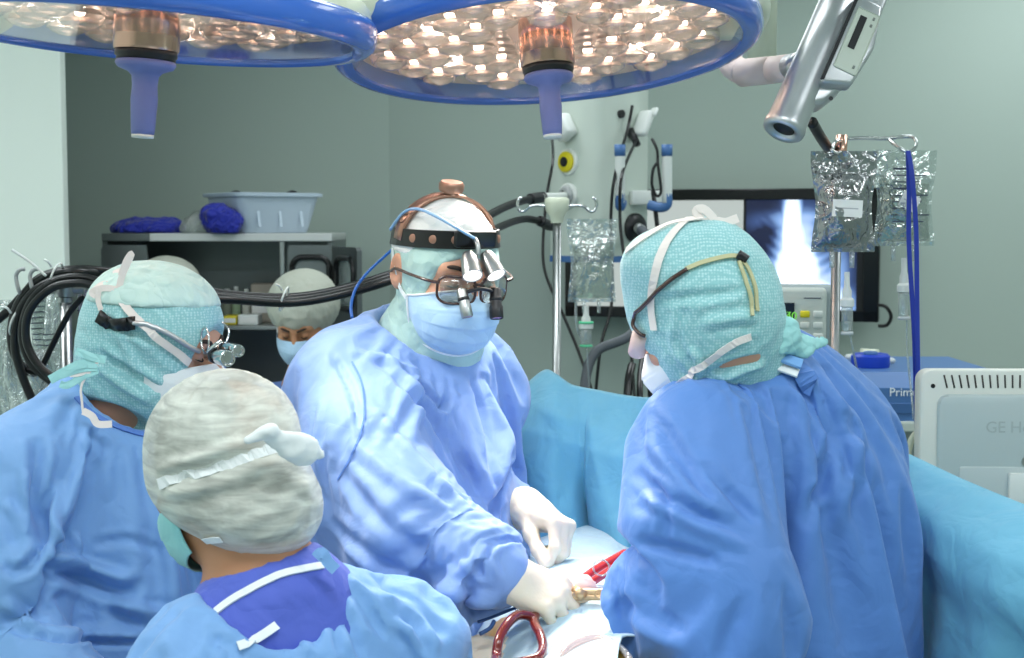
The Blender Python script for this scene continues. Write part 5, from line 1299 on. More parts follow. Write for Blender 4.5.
def gown_from(prims, m, parent, zones, lines, vox=.0095, relaxn=4, name='gown', seed=1, cuts=(), pins=(), sim=None, hem=.5):
    V, Q = sdf_mesh(list(prims) + list(cuts), vox)
    V = relax(V, Q, relaxn)
    if sim and SIM:
        k = V[:, 2] > hem; Q = Q[k[Q].all(1)]; u = np.unique(Q); mp = np.full(len(V), -1); mp[u] = np.arange(len(u)); V = V[u]; Q = mp[Q]
        V = V + vnormals(V, Q) * ((vnoise(V * 11, seed) - .5) * .006)[:, None]
        sh = [('cap', p[1], p[2], max(.022, p[3] * sim.get('k', .9) - .008), max(.022, p[4] * sim.get('k', .9) - .008)) + p[5:] if p[0] == 'cap' else p for p in prims]
        cv, cq = sdf_mesh(sh, .015)
        pm = np.zeros(len(V), bool)
        for c, r in pins: pm |= np.linalg.norm(V - np.array(c), axis=1) < r
        V = drape_cloth(V, Q, (cv, cq), pm, sim.get('frames', 34), sim.get('grow', -.10), sim.get('bend', 5.), mass=sim.get('mass', .2))
    else:
        V = folds(V, vnormals(V, Q), zones, seed)
    V, Q = refine(V, Q)
    if lines: V = strokes(V, Q, vnormals(V, Q), lines)
    return np_obj(name, V, Q, m, parent)
def body_of(root, H, J, fwd, m, hands=(), ear=1., name='body'):
    """the whole figure as one skin: head, neck, trunk, arms, legs, feet (hands come in through `hands`)"""
    f = Vector((fwd[0], fwd[1], 0)).normalized(); r = Vector((f.y, -f.x, 0))
    nb, pel = J['neck'], J['pelvis']; up = (nb - pel).normalized()
    p = head_prims(H, ear)
    p += [cap(H @ Vector((0, -.03, -.06)), nb + up * -.01, .054, .06, .03)]
    ch = nb.lerp(pel, .34)
    p += [cap(nb - up * .09, ch, .12, .14, .06, flat=(f, .72)), cap(ch, pel, .14, .13, .06, flat=(f, .72)), cap(J['shR'].lerp(nb, .1) - up * .02, J['shL'].lerp(nb, .1) - up * .02, .05, .05, .05)]
    for s_ in 'RL':
        p += [cap(J['sh' + s_], J['el' + s_], .05, .041, .03), cap(J['el' + s_], J['wr' + s_], .041, .028, .02)]
        sg = 1 if s_ == 'R' else -1
        hip = pel + r * sg * .085 - Vector((0, 0, .05)); ank = Vector((hip.x + r.x * sg * .04 + f.x * .0, hip.y + r.y * sg * .04, .08)); kn = hip.lerp(ank, .5) + f * .03
        p += [cap(hip, kn, .085, .056, .05), cap(kn, ank, .054, .036, .03), ell(ank + f * .06 + Vector((0, 0, -.045)), (.042, .125, .034), Matrix((r, f, Vector((0, 0, 1)))).transposed(), .03)]
    for h in hands: p += h
    c = H.translation
    V, Q = sdf_mesh(p, .012, .0034, ((c.x - .14, c.y - .16, c.z - .15), (c.x + .14, c.y + .16, c.z + .14)))
    V = relax(V, Q, 1)
    return np_obj(name, V, Q, m, root)
def shoes(root, J, fwd, m):
    f = Vector((fwd[0], fwd[1], 0)).normalized(); r = Vector((f.y, -f.x, 0)); pel = J['pelvis']
    for sg in (1, -1):
        hip = pel + r * sg * .085; a = Vector((hip.x + r.x * sg * .04, hip.y + r.y * sg * .04, 0)); R = Matrix((r, f, Vector((0, 0, 1)))).transposed()
        V, Q = sdf_mesh([ell(a + f * .065 + Vector((0, 0, .04)), (.05, .14, .042), R), cap(a + Vector((0, 0, .05)), a + Vector((0, 0, .11)), .05, .046, .03)], .012)
        V[:, 2] = np.maximum(V[:, 2], 0.001); np_obj('clog', V, Q, m, root)
M_clog = mat('clog_white', (225, 228, 228), .5)
def J_of(**k): return {a: (P(*b) if not isinstance(b, Vector) else b) for a, b in k.items()}

# ================= middle surgeon with the headlight
H = head_matrix(P(446, 270, 2.36), (.44, -.84, -.19), roll=.0)
HM_ = H
M1 = thing('person', (P(415, 420, 2.4).x, 2.42, 0), 'surgeon in light blue gown and blue mask wearing a black headlight band', 'person')
J = J_of(neck=(420, 340, 2.42), shR=(338, 378, 2.30), shL=(482, 380, 2.53), elR=(392, 498, 2.12), wrR=(498, 573, 1.99), elL=(480, 508, 2.60), wrL=(524, 508, 2.36), pelvis=(415, 660, 2.46))
f1 = (.62, -.78, 0)
hR = basis(J['wrR'], (.88, -.06, -.42), (.25, -.55, .8)); hL = basis(J['wrL'], (.62, -.62, -.28), (.35, .1, .92))
cR = ((30, 35, 20), (38, 40, 25), (44, 46, 28), (50, 50, 30)); cL = ((58, 34, 14), (66, 46, 22), (72, 54, 28), (78, 60, 32))
body_of(M1, H, J, f1, M_skin, [palm_prims(hR), palm_prims(hL)], ear=1.05)
face_bits(H, M1)
t, sh = J['neck'], .6
gp = [cap(P(418, 372, 2.42), P(405, 470, 2.38), .13, .176, .08, flat=((.62, -.78, 0), .82)), cap(P(405, 470, 2.38), P(402, 590, 2.36), .176, .18, .08, flat=((.62, -.78, 0), .92)),
      cap(P(402, 590, 2.36), P(405, 860, 2.42), .19, .25, .08), cap(P(345, 383, 2.31), P(478, 384, 2.52), .075, .07, .07), cap(P(420, 349, 2.42), P(352, 372, 2.32), .062, .072, .05), cap(P(425, 349, 2.44), P(476, 374, 2.52), .06, .066, .05),
      cap(P(338, 384, 2.29), P(362, 440, 2.2), .083, .092, .05), cap(P(362, 440, 2.2), P(400, 502, 2.10), .092, .082, .05), cap(P(400, 502, 2.10), P(474, 556, 2.02), .082, .060, .05), cap(P(474, 556, 2.02), P(496, 573, 1.99), .060, .048, .03),
      cap(P(478, 392, 2.54), P(478, 505, 2.60), .068, .062, .05), cap(P(478, 505, 2.60), P(513, 503, 2.42), .058, .042, .03)]
gl_ = [([(395, 372), (420, 400), (447, 440), (470, 478), (505, 520)], .013, -.010), ([(378, 352), (408, 380), (432, 410)], .009, .007), ([(330, 352), (352, 392), (358, 432)], .006, -.006), ([(322, 400), (316, 450), (330, 500)], .007, .004),
       ([(352, 440), (400, 480), (452, 512)], .012, .006), ([(365, 400), (420, 462), (478, 520)], .010, .006), ([(340, 470), (380, 520), (430, 552)], .012, -.006), ([(410, 375), (430, 395), (442, 408), (446, 398)], .007, -.010),
       ([(455, 390), (470, 440), (486, 500)], .009, .005), ([(470, 372), (484, 430), (500, 500)], .010, -.005), ([(440, 412), (452, 450), (470, 490)], .006, .005), ([(345, 545), (390, 580), (430, 596)], .012, .006), ([(430, 585), (470, 600), (500, 603)], .014, .008), ([(330, 520), (370, 556), (420, 580)], .01, -.006),
       ([(500, 545), (494, 560), (500, 580)], .005, .004), ([(480, 540), (476, 560), (484, 580)], .006, -.004), ([(462, 530), (458, 552), (470, 575)], .006, .003), ([(355, 350), (400, 365), (420, 372)], .008, .005), ([(440, 610), (430, 640), (436, 660)], .010, -.006), ([(465, 605), (470, 640)], .010, .006)]
gz = [(P(350, 440, 2.2), .22, (P(400, 500, 2.1) - P(345, 400, 2.3)), .045, .007), (P(450, 450, 2.3), .2, (.1, -.1, -1), .05, .006), (P(420, 600, 2.2), .22, (.8, -.3, -.3), .05, .009), (P(480, 560, 2.0), .09, (-.4, .2, .9), .02, .004)]
ncut = [cap(P(424, 345, 2.40), P(430, 300, 2.36), .074, .10, .012, 's')]
g1 = gown_from(gp, M_gown, M1, gz, gl_, seed=5, cuts=ncut, pins=[(P(424, 345, 2.40), .115), (J['wrR'], .05), (J['wrL'], .06)], sim={'bend': 14., 'grow': -.15}); bg1 = bvh_of(g1)
ribbon('shoulder_seam', trace(bg1, [(352, 362), (362, 385), (364, 420), (352, 455), (338, 480)], .0012), .003, mat('seam_blue', (92, 132, 204), .7), g1, bg1, .0008)
# cuffs of the gloves and hands
for nm, hm, sg, cu, th, wr, el in (('R', hR, 1, cR, (.62, .62, -.48), J['wrR'], J['elR']), ('L', hL, -1, cL, (.82, .2, -.54), J['wrL'], J['elL'])):
    d = (el - wr).normalized()
    pr_ = hand_prims(hm, sg, cu, th, 20 if nm == 'R' else 8) + [cap(wr + d * .075, wr, .034, .030, .02), cap(wr, hm @ Vector((.03, 0, 0)), .031, .026, .02)]
    V, Q = sdf_mesh(pr_, .0028); V = folds(V, vnormals(V, Q), [(wr + d * .03, .05, d.cross(Vector((.2, .3, 1))), .012, .0025)], 9); V = relax(V, Q, 1); np_obj('glove', V, Q, M_glove, M1)
shoes(M1, J, f1, M_clog)
# hood: pale cloth with an opening for eyes and cheeks, top coloured white for the lamp glare
L = lambda x, y, z: HM_ @ Vector((x, y, z)); R = H.to_3x3()
V, Q = sdf_mesh(head_prims(H, 0, .0075, False) + [cap(L(0, -.005, -.07), L(0, -.012, -.125), .068, .07, .04), cap(L(0, -.012, -.125), P(424, 348, 2.4), .068, .088, .04), ell(L(0, .125, -.026), (.083, .088, .073), R, .008, 's')], .004)
V = folds(V, vnormals(V, Q), [(L(-.05, -.02, -.09), .09, (.3, .2, 1), .02, .004), (L(0, 0, .04), .12, (.2, .3, 1), .03, .003)], 12)
hd = np_obj('hood', V, Q, M_hoodM, M1); bh = bvh_of(hd)
V, Q = sdf_mesh([ell(L(0, -.014, .026), (.0855, .1055, .0945), R), ell(L(0, 0, -.075), (.16, .2, .12), R, .006, 's')], .0045)
V = folds(V, vnormals(V, Q), [(L(0, .05, .1), .1, R @ Vector((0, 1, .2)), .018, .003)], 3)
np_obj('hood_crown', V, Q, M_crownlit, hd)
mk, mf = mask(H, 'face_mask', M_mask, M1, .003)
for e in (0, 1): MB().tube([mf(u / 24, e) + (HM_.to_3x3() @ Vector((0, .001, 0))) for u in range(25)], .0022, 6, 0).build('mask_edge', M_maskw, mk)
for s_ in (0, 1):
    MB().tube([mf(s_, v / 12) for v in range(13)], .0026, 6, 0).build('mask_edge', M_maskw, mk)
ribbon('mask_tie', snap(bh, [mf(0, .06), L(-.082, .0, -.02), L(-.086, -.03, .03), L(-.06, -.09, .06)], .003), .008, M_maskw, mk, bh)
ribbon('mask_tie', snap(bh, [mf(0, .95), L(-.07, -.01, -.1), L(-.06, -.06, -.09)], .003), .008, M_maskw, mk, bh)
ribbon('mask_tie', snap(bh, [mf(1, .06), L(.082, .0, -.02), L(.086, -.03, .03)], .003), .008, M_maskw, mk, bh)
MB().tube([L(-.09, -.045, -.03), L(-.10, -.06, -.035), L(-.095, -.07, -.05)], .004, 6, 4).build('tie_knot', M_maskw, mk)
# spectacles with magnifier barrels
sp = MB()
def lens_ring(cx, w=.056, h=.044): return [L(cx + x, .124 - .35 * (cx + x) ** 2 / .05 * .9 - .12 * (0), -.006 + y) for x, y in rrect(w, h, .015, 5)]
for cx in (-.033, .033): sp.tube(lens_ring(cx), .0024, 8, 1, closed=True)
sp.tube([L(-.009, .124, .002), L(0, .1275, .006), L(.009, .124, .002)], .0024, 8, 4)
for s_ in (-1, 1): sp.tube([L(s_ * .058, .102, .004), L(s_ * .076, .092, .006), L(s_ * .087, .05, .006), L(s_ * .092, .0, .004), L(s_ * .088, -.03, -.012)], .0026, 8, 5)
spx = sp.build('spectacles', M_brown, M1)
for cx in (-.033, .033): MB().prism([(x * .97, y * .97) for x, y in rrect(.056, .044, .015, 5)], basis(L(cx, .1205 - .0063, -.006), R @ Vector((1, -(.5 if cx > 0 else -.5) * .9, 0)), R @ Vector((0 + (.4 if cx > 0 else -.4), 1, 0))), .0012).build('lens', M_lens, spx)
tgt = P(540, 585, 2.0)
def barrel(name, a, b, r0, r1, m, lensm, parent):
    a, b = Vector(a), Vector(b); Rm = frame(b - a).to_4x4(); Rm.translation = a; l = (b - a).length
    o = MB().lathe([(0, 0), (r0 * .8, 0), (r0, l * .06), (r0, l * .55), (r1, l * .62), (r1, l * .97), (r1 * .94, l), (r1 * .84, l), (r1 * .84, l * .96), (0, l * .96)], Rm, 24).build(name, m, parent, sharp=40)
    MB().lathe([(0, l * .975), (r1 * .5, l * .985), (r1 * .82, l * .965)], Rm, 20, caps=False).build('barrel_lens', lensm, o)
    MB().lathe([(r0 * 1.02, l * .3), (r0 * 1.1, l * .32), (r0 * 1.1, l * .4), (r0 * 1.02, l * .42)], Rm, 24, caps=False).build('focus_ring', M_dark, o)
    return o
e1, e2 = L(-.03, .127, -.012), L(.03, .127, -.012)
dd = (tgt - L(0, .12, 0)).normalized()
barrel('magnifier_barrel', L(.030, .124, -.002), L(.026, .146, -.042), .0085, .0095, M_steel, M_pinkl, spx)
barrel('magnifier_barrel', L(-.030, .124, -.002), L(-.026, .146, -.046), .0095, .011, M_dark, M_pinkl, spx)
MB().tube([L(-.03, .128, -.008), L(0, .133, .0), L(.03, .128, -.008)], .003, 8, 4).build('barrel_bridge', M_dark, spx)
# headlight
hl = MB()
ring = lambda z, k=1.: [L(.082 * k * math.cos(a), -.013 + .1025 * k * math.sin(a), z + .004 + .016 * math.sin(a)) for a in [2 * math.pi * i / 40 for i in range(40)]]
def bandring(z0, z1, k0=1.0, k1=1.0, th=.004):
    A, B, C_, D = ring(z0, k0), ring(z1, k1), ring(z1, k1 + th * 10), ring(z0, k0 + th * 10)
    n = len(A); mb = MB(); rings = [[A[i], D[i], C_[i], B[i]] for i in range(n)]; mb.rings(rings + [rings[0]], caps=False); return mb
band = bandring(.036, .064, 1.03, .985).build('headlight_band', M_band, M1, sharp=50)
arch = [L(.085 * math.cos(a), -.012, .05 + .0745 * math.sin(a)) for a in [math.pi * i / 20 for i in range(21)]]
MB().tube([p for p in arch], .002, 4, 0, flat=(.026, .005, lambda p: (p - L(0, -.012, .03)))).build('top_strap', M_bronze, band)
MB().tube([L(0, -.012 + .105 * math.cos(a), .05 + .0735 * math.sin(a)) for a in [math.pi * (.5 + .5 * i / 14) for i in range(15)]], .002, 4, 0, flat=(.022, .004, lambda p: (p - L(0, -.012, .03)))).build('rear_strap', M_band, band)
kn = L(-.002, -.01, .1255); Rm = frame(R @ Vector((0, .05, 1))).to_4x4(); Rm.translation = kn
MB().lathe([(0, 0), (.012, 0), (.012, .004), (.0195, .005), (.021, .008), (.021, .017), (.018, .021), (0, .021)], Rm, 28).build('adjusting_knob', M_bronze, band, sharp=40)
for a in (-1.15, -.75, -.35, .35, .75, 1.15):
    q = L(.0853 * math.sin(a), -.013 + .1066 * math.cos(a), .054 + .016 * math.cos(a)); disc(q - (q - L(0, -.012, .05)).normalized() * .003, (q - L(0, -.012, .05)), [(0, 0), (.007, 0), (.007, .004), (.004, .005), (0, .005)], 'rivet', M_bronze, band, 14)
for s_ in (-1, 1):
    q = arch[3 if s_ > 0 else 17]; disc(q - (q - L(0, -.012, .03)).normalized() * .002, q - L(0, -.012, .03), [(0, 0), (.009, 0), (.009, .006), (.005, .008), (0, .008)], 'strap_rivet', M_bronze, band, 16)
MB().box(L(.0, .097, .073), (.072, .012, .027), R, bevel=.004).build('lamp_plate', M_band, band, sharp=40)
MB().tube([L(.004, .103, .075), L(.004, .116, .066), L(.004, .122, .052)], .0045, 8, 5).build('lamp_bracket', M_steel, band)
M_ledg = emit('headlight_lens', (255, 252, 246), 3.0)
for cx in (-.018, .018):
    a = L(cx * .85 + .002, .115, .05); d = (tgt - a).normalized(); b_ = a + (R @ Vector((cx * .3, .030, -.026)))
    Rm = frame(b_ - a).to_4x4(); Rm.translation = a; l = (b_ - a).length
    o = MB().lathe([(0, -.004), (.010, -.003), (.014, .006), (.0155, l * .6), (.0165, l), (.0145, l), (.0145, l * .95), (0, l * .95)], Rm, 24).build('headlight_lamp', M_steel, band, sharp=40)
    MB().lathe([(0, l * .99), (.0142, l * .965)], Rm, 20, caps=False).build('lamp_lens', M_ledg, o)
hc = MB().tube([L(.004, .106, .075), L(.018, .106, .082), L(.036, .094, .092), L(.054, .062, .102), L(.068, .02, .106), L(.079, -.01, .095), L(.088, -.04, .06)], .0026, 6, 6).build('light_cable', mat('pale_blue_cable', (150, 190, 230), .4), band)
MB().tube([P(401, 238, 2.42), P(396, 246, 2.44), P(385, 256, 2.46), P(368, 272, 2.46), P(356, 288, 2.45), P(351, 305, 2.43), P(352, 318, 2.41)], .0028, 6, 6).build('light_cable', mat('blue_cable', (40, 110, 200), .4), band)
MB().tube([P(404, 232, 2.41), P(400, 242, 2.43), P(396, 247, 2.44)], .0065, 8, 4).build('cable_plug', M_dark, band)

# ================= right surgeon, back to the room, bending over the field
H = head_matrix(P(699, 307, 2.03), (-.68, .42, -.60), roll=-.05); L2 = lambda x, y, z: H2 @ Vector((x, y, z)); H2 = H; R = H.to_3x3()
M2 = thing('person', (P(790, 500, 2.1).x, 2.18, 0), 'surgeon in deep blue gown and teal hood bending over from the right', 'person')
J = J_of(neck=(734, 380, 2.09), shR=(846, 440, 2.24), shL=(690, 440, 1.95), elL=(726, 575, 1.84), wrL=(644, 588, 1.93), elR=(838, 600, 2.14), wrR=(770, 690, 2.02), pelvis=(800, 730, 2.26))
f2 = (-.80, .6, 0)
hL = basis(J['wrL'], (-.02, .82, -.55), (-.3, .5, .8)); hR = basis(J['wrR'], (-.9, -.1, -.4), (0, .3, .9)); cc_ = ((40, 40, 25),) * 4
body_of(M2, H, J, f2, M_skin, [palm_prims(hL), palm_prims(hR), [cap(L2(0, -.008, -.06), P(735, 380, 2.085), .0625, .064, .03)]], ear=.86)
gp = [cap(P(748, 440, 2.10), P(768, 540, 2.15), .12, .15, .05), cap(P(772, 415, 2.13), P(790, 480, 2.13), .13, .175, .08, flat=(f2, .75)), cap(P(790, 480, 2.13), P(800, 620, 2.15), .17, .17, .08, flat=(f2, .85)), cap(P(800, 620, 2.15), P(795, 900, 2.25), .16, .24, .08),
      cap(P(702, 440, 1.97), P(832, 430, 2.22), .075, .085, .07), cap(P(742, 402, 2.09), P(704, 432, 1.99), .05, .068, .05), cap(P(768, 388, 2.12), P(828, 414, 2.22), .056, .075, .06),
      cap(P(698, 440, 1.95), P(698, 500, 1.90), .078, .08, .05), cap(P(698, 500, 1.90), P(732, 576, 1.85), .08, .078, .05), cap(P(732, 576, 1.85), P(682, 584, 1.89), .08, .072, .05), cap(P(682, 584, 1.89), P(641, 589, 1.92), .068, .052, .04),
      cap(P(832, 420, 2.20), P(856, 490, 2.12), .075, .088, .03), cap(P(856, 490, 2.12), P(850, 560, 2.10), .088, .085, .012), cap(P(850, 560, 2.10), P(822, 690, 2.12), .085, .08, .012)]
gl_ = [([(790, 374), (818, 408), (834, 440), (822, 480), (806, 530)], .012, -.010), ([(806, 374), (840, 405), (858, 440), (846, 490), (828, 540)], .014, .007),
       ([(648, 412), (668, 436), (690, 470), (712, 500)], .010, -.005), ([(645, 440), (664, 462), (690, 492), (716, 512)], .009, .005), ([(636, 470), (662, 496), (700, 516), (738, 526)], .009, -.006), ([(638, 496), (680, 514), (720, 536), (748, 548)], .009, .005),
       ([(700, 462), (730, 494), (760, 524)], .009, -.005), ([(634, 540), (680, 550), (722, 562)], .008, -.005), ([(616, 600), (650, 618), (690, 636)], .012, -.005), ([(652, 480), (666, 508), (664, 540)], .008, -.005)]
gz = [(P(700, 520, 1.9), .17, (.7, -.1, -.6), .032, .011), (P(665, 460, 1.9), .12, (.3, 0, -1), .03, .007), (P(740, 610, 1.9), .16, (-.2, 0, -1), .035, .010), (P(860, 540, 2.2), .18, (.1, 0, -1), .06, .007), (P(640, 590, 1.9), .12, (.6, .2, -.5), .035, .006)]
ncut = [cap(P(742, 378, 2.08), P(722, 340, 2.04), .07, .085, .012, 's')]
g2 = gown_from(gp, M_gown2, M2, gz, gl_, seed=21, cuts=ncut, pins=[(P(742, 378, 2.08), .11), (J['wrL'], .06), (J['wrR'], .07)], vox=.0085, sim={'bend': 35., 'grow': -.19}); bg2 = bvh_of(g2)
V, Q = sdf_mesh(hand_prims(hL, -1, cc_) + [cap(J['wrL'] + Vector((.05, -.03, .0)), J['wrL'], .04, .03, .02)], .004); np_obj('glove', V, Q, M_glove, M2)
V, Q = sdf_mesh(hand_prims(hR, 1, cc_) + [cap(J['wrR'] + Vector((.06, -.0, .0)), J['wrR'], .04, .03, .02)], .004); np_obj('glove', V, Q, M_glove, M2)
shoes(M2, J, f2, M_clog)
# back flap collar and the white tab with its blue square
q = trace(bg2, [(770, 356), (786, 362), (800, 372), (812, 386)], .004); ribbon('collar_flap', q, .03, M_gown2, g2, bg2, .004)
q = trace(bg2, [(775, 366), (795, 378)], .006)
if len(q) > 1:
    md = q[len(q) // 2]; nn = bg2.find_nearest(md)[1]
    MB().box(md + nn * .002, (.036, .019, .004), basis(md, P(795, 378, 2) - P(775, 366, 2), nn).to_3x3(), bevel=.001).build('neck_tab', M_maskw, g2, smooth=False)
    MB().box(md + nn * .001 + Vector((.006, 0, .012)), (.034, .017, .005), basis(md, P(795, 378, 2) - P(775, 366, 2), nn).to_3x3(), bevel=.001).build('neck_tape', mat('tab_blue', (120, 170, 226), .6), g2, smooth=False)
# hood with the blunt top corner and neck skirt
hp_ = head_prims(H, 0, .010, False) + [cap(L2(0, -.025, -.035), P(746, 378, 2.09), .079, .078, .04), ell(P(694, 281, 2.03), (.086, .08, .070), Matrix.Rotation(.25, 3, 'Y'), .04), ell(P(646, 262, 2.01), (.022, .05, .022), None, .05), ell(P(716, 310, 2.05), (.066, .08, .085), None, .05), cap(P(714, 330, 2.05), P(732, 378, 2.09), .071, .066, .05),
      ell(L2(.0, .125, -.03), (.062, .075, .08), R, .012, 's'), ell(P(730, 363, 1.995), (.050, .034, .0085), Matrix.Rotation(-.36, 3, 'Y'), .004, 's')]
V, Q = sdf_mesh(hp_, .004); V = relax(V, Q, 3)
V = folds(V, vnormals(V, Q), [(P(710, 300, 1.95), .12, (.8, .1, .5), .03, .004), (P(720, 370, 2.0), .07, (1, 0, .25), .02, .005)], 8)
V = strokes(V, Q, vnormals(V, Q), [([(660, 300), (700, 296), (745, 290)], .007, -.004), ([(690, 345), (700, 370), (690, 388)], .006, .005), ([(680, 300), (672, 340), (690, 375)], .007, .003), ([(700, 325), (735, 318), (758, 318)], .008, .004), ([(712, 372), (740, 362), (760, 358)], .006, -.006), ([(720, 382), (745, 370), (765, 364)], .006, .005)])
hd = np_obj('hood', V, Q, M_hood, M2); bh = bvh_of(hd)
mk, mf = mask(H, 'face_mask', M_maskw, M2, .001, wide=.068, chin=-.115)
V_t = trace(bh, [(690, 219), (672, 236), (658, 262), (652, 300), (655, 330)], .003); ribbon('mask_tie', V_t, .0115, M_tie, mk, bh)
ribbon('mask_tie', trace(bh, [(628, 252), (650, 236), (672, 225), (702, 220)], .004), .012, M_tie, mk, bh)
for pts in ([(702, 221), (696, 211), (704, 209), (714, 219)], [(704, 222), (716, 221), (726, 222), (738, 218)]):
    q = [P(x, y, 2.0) for x, y in pts]; MB().tube(catmull(q, 5), .001, 4, 0, flat=(.012, .002, (.1, -1, .2))).build('tie_bow', M_tie, mk, smooth=False)
ribbon('mask_tie', trace(bh, [(676, 386), (690, 374), (706, 362), (722, 350), (735, 342), (750, 336)], .004), .010, M_tie, mk, bh)
M_knot = cloth('tie_knot_cloth', (160, 214, 214), .75, .4, 20)
kp_ = [ell(P(757, 336, 1.985), (.016, .014, .012), None, .01), cap(P(760, 335, 1.985), P(786, 331, 2.0), .013, .017, .012, flat=((.2, -1, .2), .5)), cap(P(788, 331, 2.0), P(781, 342, 1.99), .012, .012, .01, flat=((.2, -1, .2), .5)), cap(P(781, 343, 1.99), P(802, 346, 2.01), .009, .011, .01, flat=((.1, -1, .3), .4)), cap(P(802, 346, 2.01), P(823, 342, 2.03), .011, .008, .01, flat=((.1, -1, .3), .3)), cap(P(752, 336, 1.985), P(735, 330, 1.975), .007, .008, .008, flat=((0, -1, .2), .5)), cap(P(735, 330, 1.975), P(723, 321, 1.975), .008, .006, .008, flat=((0, -1, .2), .4))]
V, Q = sdf_mesh(kp_, .003); V = folds(V, vnormals(V, Q), [(P(775, 336, 1.98), .08, (1, 0, .2), .009, .004)], 16); np_obj('tie_bow', V, Q, M_knot, mk)
# spectacles strap: cord around the back of the hood and the dark temple arm
st_ = ribbon('spectacle_cord', trace(bh, [(686, 270), (706, 262), (730, 257), (741, 259)], .004), .006, mat('cream_cord', (196, 192, 150), .7), M2, bh, .003)
ribbon('cord_end', trace(bh, [(741, 260), (748, 272), (754, 290), (756, 312)], .004), .005, MATS['cream_cord'], st_, bh, .003)
ribbon('cord_end', trace(bh, [(738, 262), (744, 280), (750, 300), (751, 316)], .004), .005, MATS['cream_cord'], st_, bh, .003)
q = trace(bh, [(736, 256), (745, 262)], .006); MB().tube(q, .0065, 8, 0).build('cord_slider', M_dark, st_)
q = trace(bh, [(688, 270), (668, 282), (650, 300), (638, 312)], .005); MB().tube(q, .0032, 8, 0).build('temple_arm', M_brown, st_)
MB().tube([q[-1], P(634, 318, 2.0), P(633, 326, 2.0), P(640, 334, 1.99), P(645, 336, 1.99)], .003, 8, 5).build('spectacle_frame', M_brown, st_)
MB().cyl(P(640, 334, 2.0), P(637, 352, 2.03), .0115, .013).build('magnifier_barrel', mat('barrel_pink', (226, 196, 190), .4), st_)

# ================= left surgeon in profile
H = head_matrix(P(157, 338, 2.28), (.93, -.18, -.27), roll=.04); H3 = H; R = H.to_3x3(); L3 = lambda x, y, z: H3 @ Vector((x, y, z))
M3 = thing('person', (P(110, 500, 2.35).x, 2.4, 0), 'surgeon at left in teal hood, head in profile facing right', 'person')
J = J_of(neck=(108, 412, 2.32), shR=(22, 466, 2.17), shL=(190, 450, 2.50), elR=(-14, 610, 2.12), wrR=(110, 735, 1.98), elL=(225, 610, 2.48), wrL=(250, 700, 2.22), pelvis=(105, 735, 2.42))
f3 = (.72, -.69, 0)
hR = basis(J['wrR'], (.9, .1, -.3), (.2, -.2, .9)); hL = basis(J['wrL'], (.8, -.5, -.3), (.2, .1, .9))
body_of(M3, H, J, f3, M_skin, [palm_prims(hR), palm_prims(hL)], ear=.86)
face_bits(H, M3)
gp = [cap(P(110, 450, 2.34), P(120, 520, 2.33), .15, .19, .08, flat=(f3, .8)), cap(P(120, 520, 2.33), P(125, 640, 2.34), .185, .185, .08, flat=(f3, .92)), cap(P(125, 640, 2.34), P(115, 950, 2.4), .19, .25, .08),
      cap(P(30, 470, 2.18), P(190, 455, 2.49), .085, .08, .07), cap(P(96, 424, 2.30), P(40, 455, 2.2), .06, .078, .05), cap(P(122, 428, 2.34), P(182, 446, 2.47), .058, .072, .05),
      cap(P(22, 475, 2.16), P(4, 540, 2.12), .088, .09, .05), cap(P(4, 540, 2.12), P(-14, 615, 2.1), .09, .082, .05), cap(P(-14, 615, 2.1), P(52, 676, 2.02), .08, .07, .05), cap(P(52, 676, 2.02), P(114, 732, 1.98), .068, .046, .03),
      cap(P(192, 460, 2.5), P(222, 610, 2.48), .074, .068, .05), cap(P(222, 610, 2.48), P(249, 698, 2.24), .066, .046, .04)]
gl_ = [([(36, 436), (38, 462), (36, 500), (40, 545)], .011, -.012), ([(50, 490), (44, 520), (40, 550), (24, 572)], .009, -.012), ([(28, 470), (26, 500), (30, 540)], .008, .006), ([(58, 480), (55, 520), (62, 550)], .008, .006),
       ([(40, 566), (80, 578), (118, 592), (146, 584)], .012, -.012), ([(45, 556), (90, 568), (130, 580)], .010, .008), ([(110, 602), (150, 612), (180, 620)], .010, .008), ([(105, 606), (130, 622), (160, 640)], .011, -.007), ([(66, 530), (74, 556)], .006, -.007), ([(76, 532), (80, 558)], .006, .006),
       ([(90, 545), (130, 540), (160, 552)], .008, -.004), ([(20, 630), (60, 640), (120, 642), (170, 641)], .006, -.008), ([(20, 622), (70, 633), (150, 634)], .010, .006), ([(4, 500), (18, 520), (24, 545)], .008, .006), ([(0, 560), (14, 572), (30, 566)], .008, -.007), ([(2, 600), (20, 615), (40, 640)], .009, .007), ([(70, 430), (100, 460), (110, 500)], .012, .004), ([(160, 520), (172, 560), (176, 610)], .012, .005), ([(186, 540), (196, 580), (206, 610)], .012, -.006)]
gz = [(P(60, 520, 2.2), .14, (.1, 0, -1), .035, .006), (P(110, 600, 2.2), .17, (.9, 0, -.2), .04, .008), (P(20, 610, 2.05), .14, (.6, 0, -.5), .035, .009)]
ncut = [cap(P(118, 412, 2.30), P(140, 375, 2.28), .072, .085, .012, 's')]
g3 = gown_from(gp, M_gown3, M3, gz, gl_, seed=33, cuts=ncut, pins=[(P(118, 412, 2.30), .115), (J['wrR'], .06), (J['wrL'], .06)], sim={'bend': 14., 'grow': -.16}); bg3 = bvh_of(g3)
ribbon('collar_binding', trace(bg3, [(76, 398), (90, 412), (110, 424), (132, 432), (150, 436)], .002), .008, MATS['seam_blue'], g3, bg3, .003)
for hm, sg, wr in ((hR, 1, J['wrR']), (hL, -1, J['wrL'])):
    V, Q = sdf_mesh(hand_prims(hm, sg, cc_) + [cap(wr + Vector((-.06, .0, .03)), wr, .04, .03, .02)], .004); np_obj('glove', V, Q, M_glove, M3)
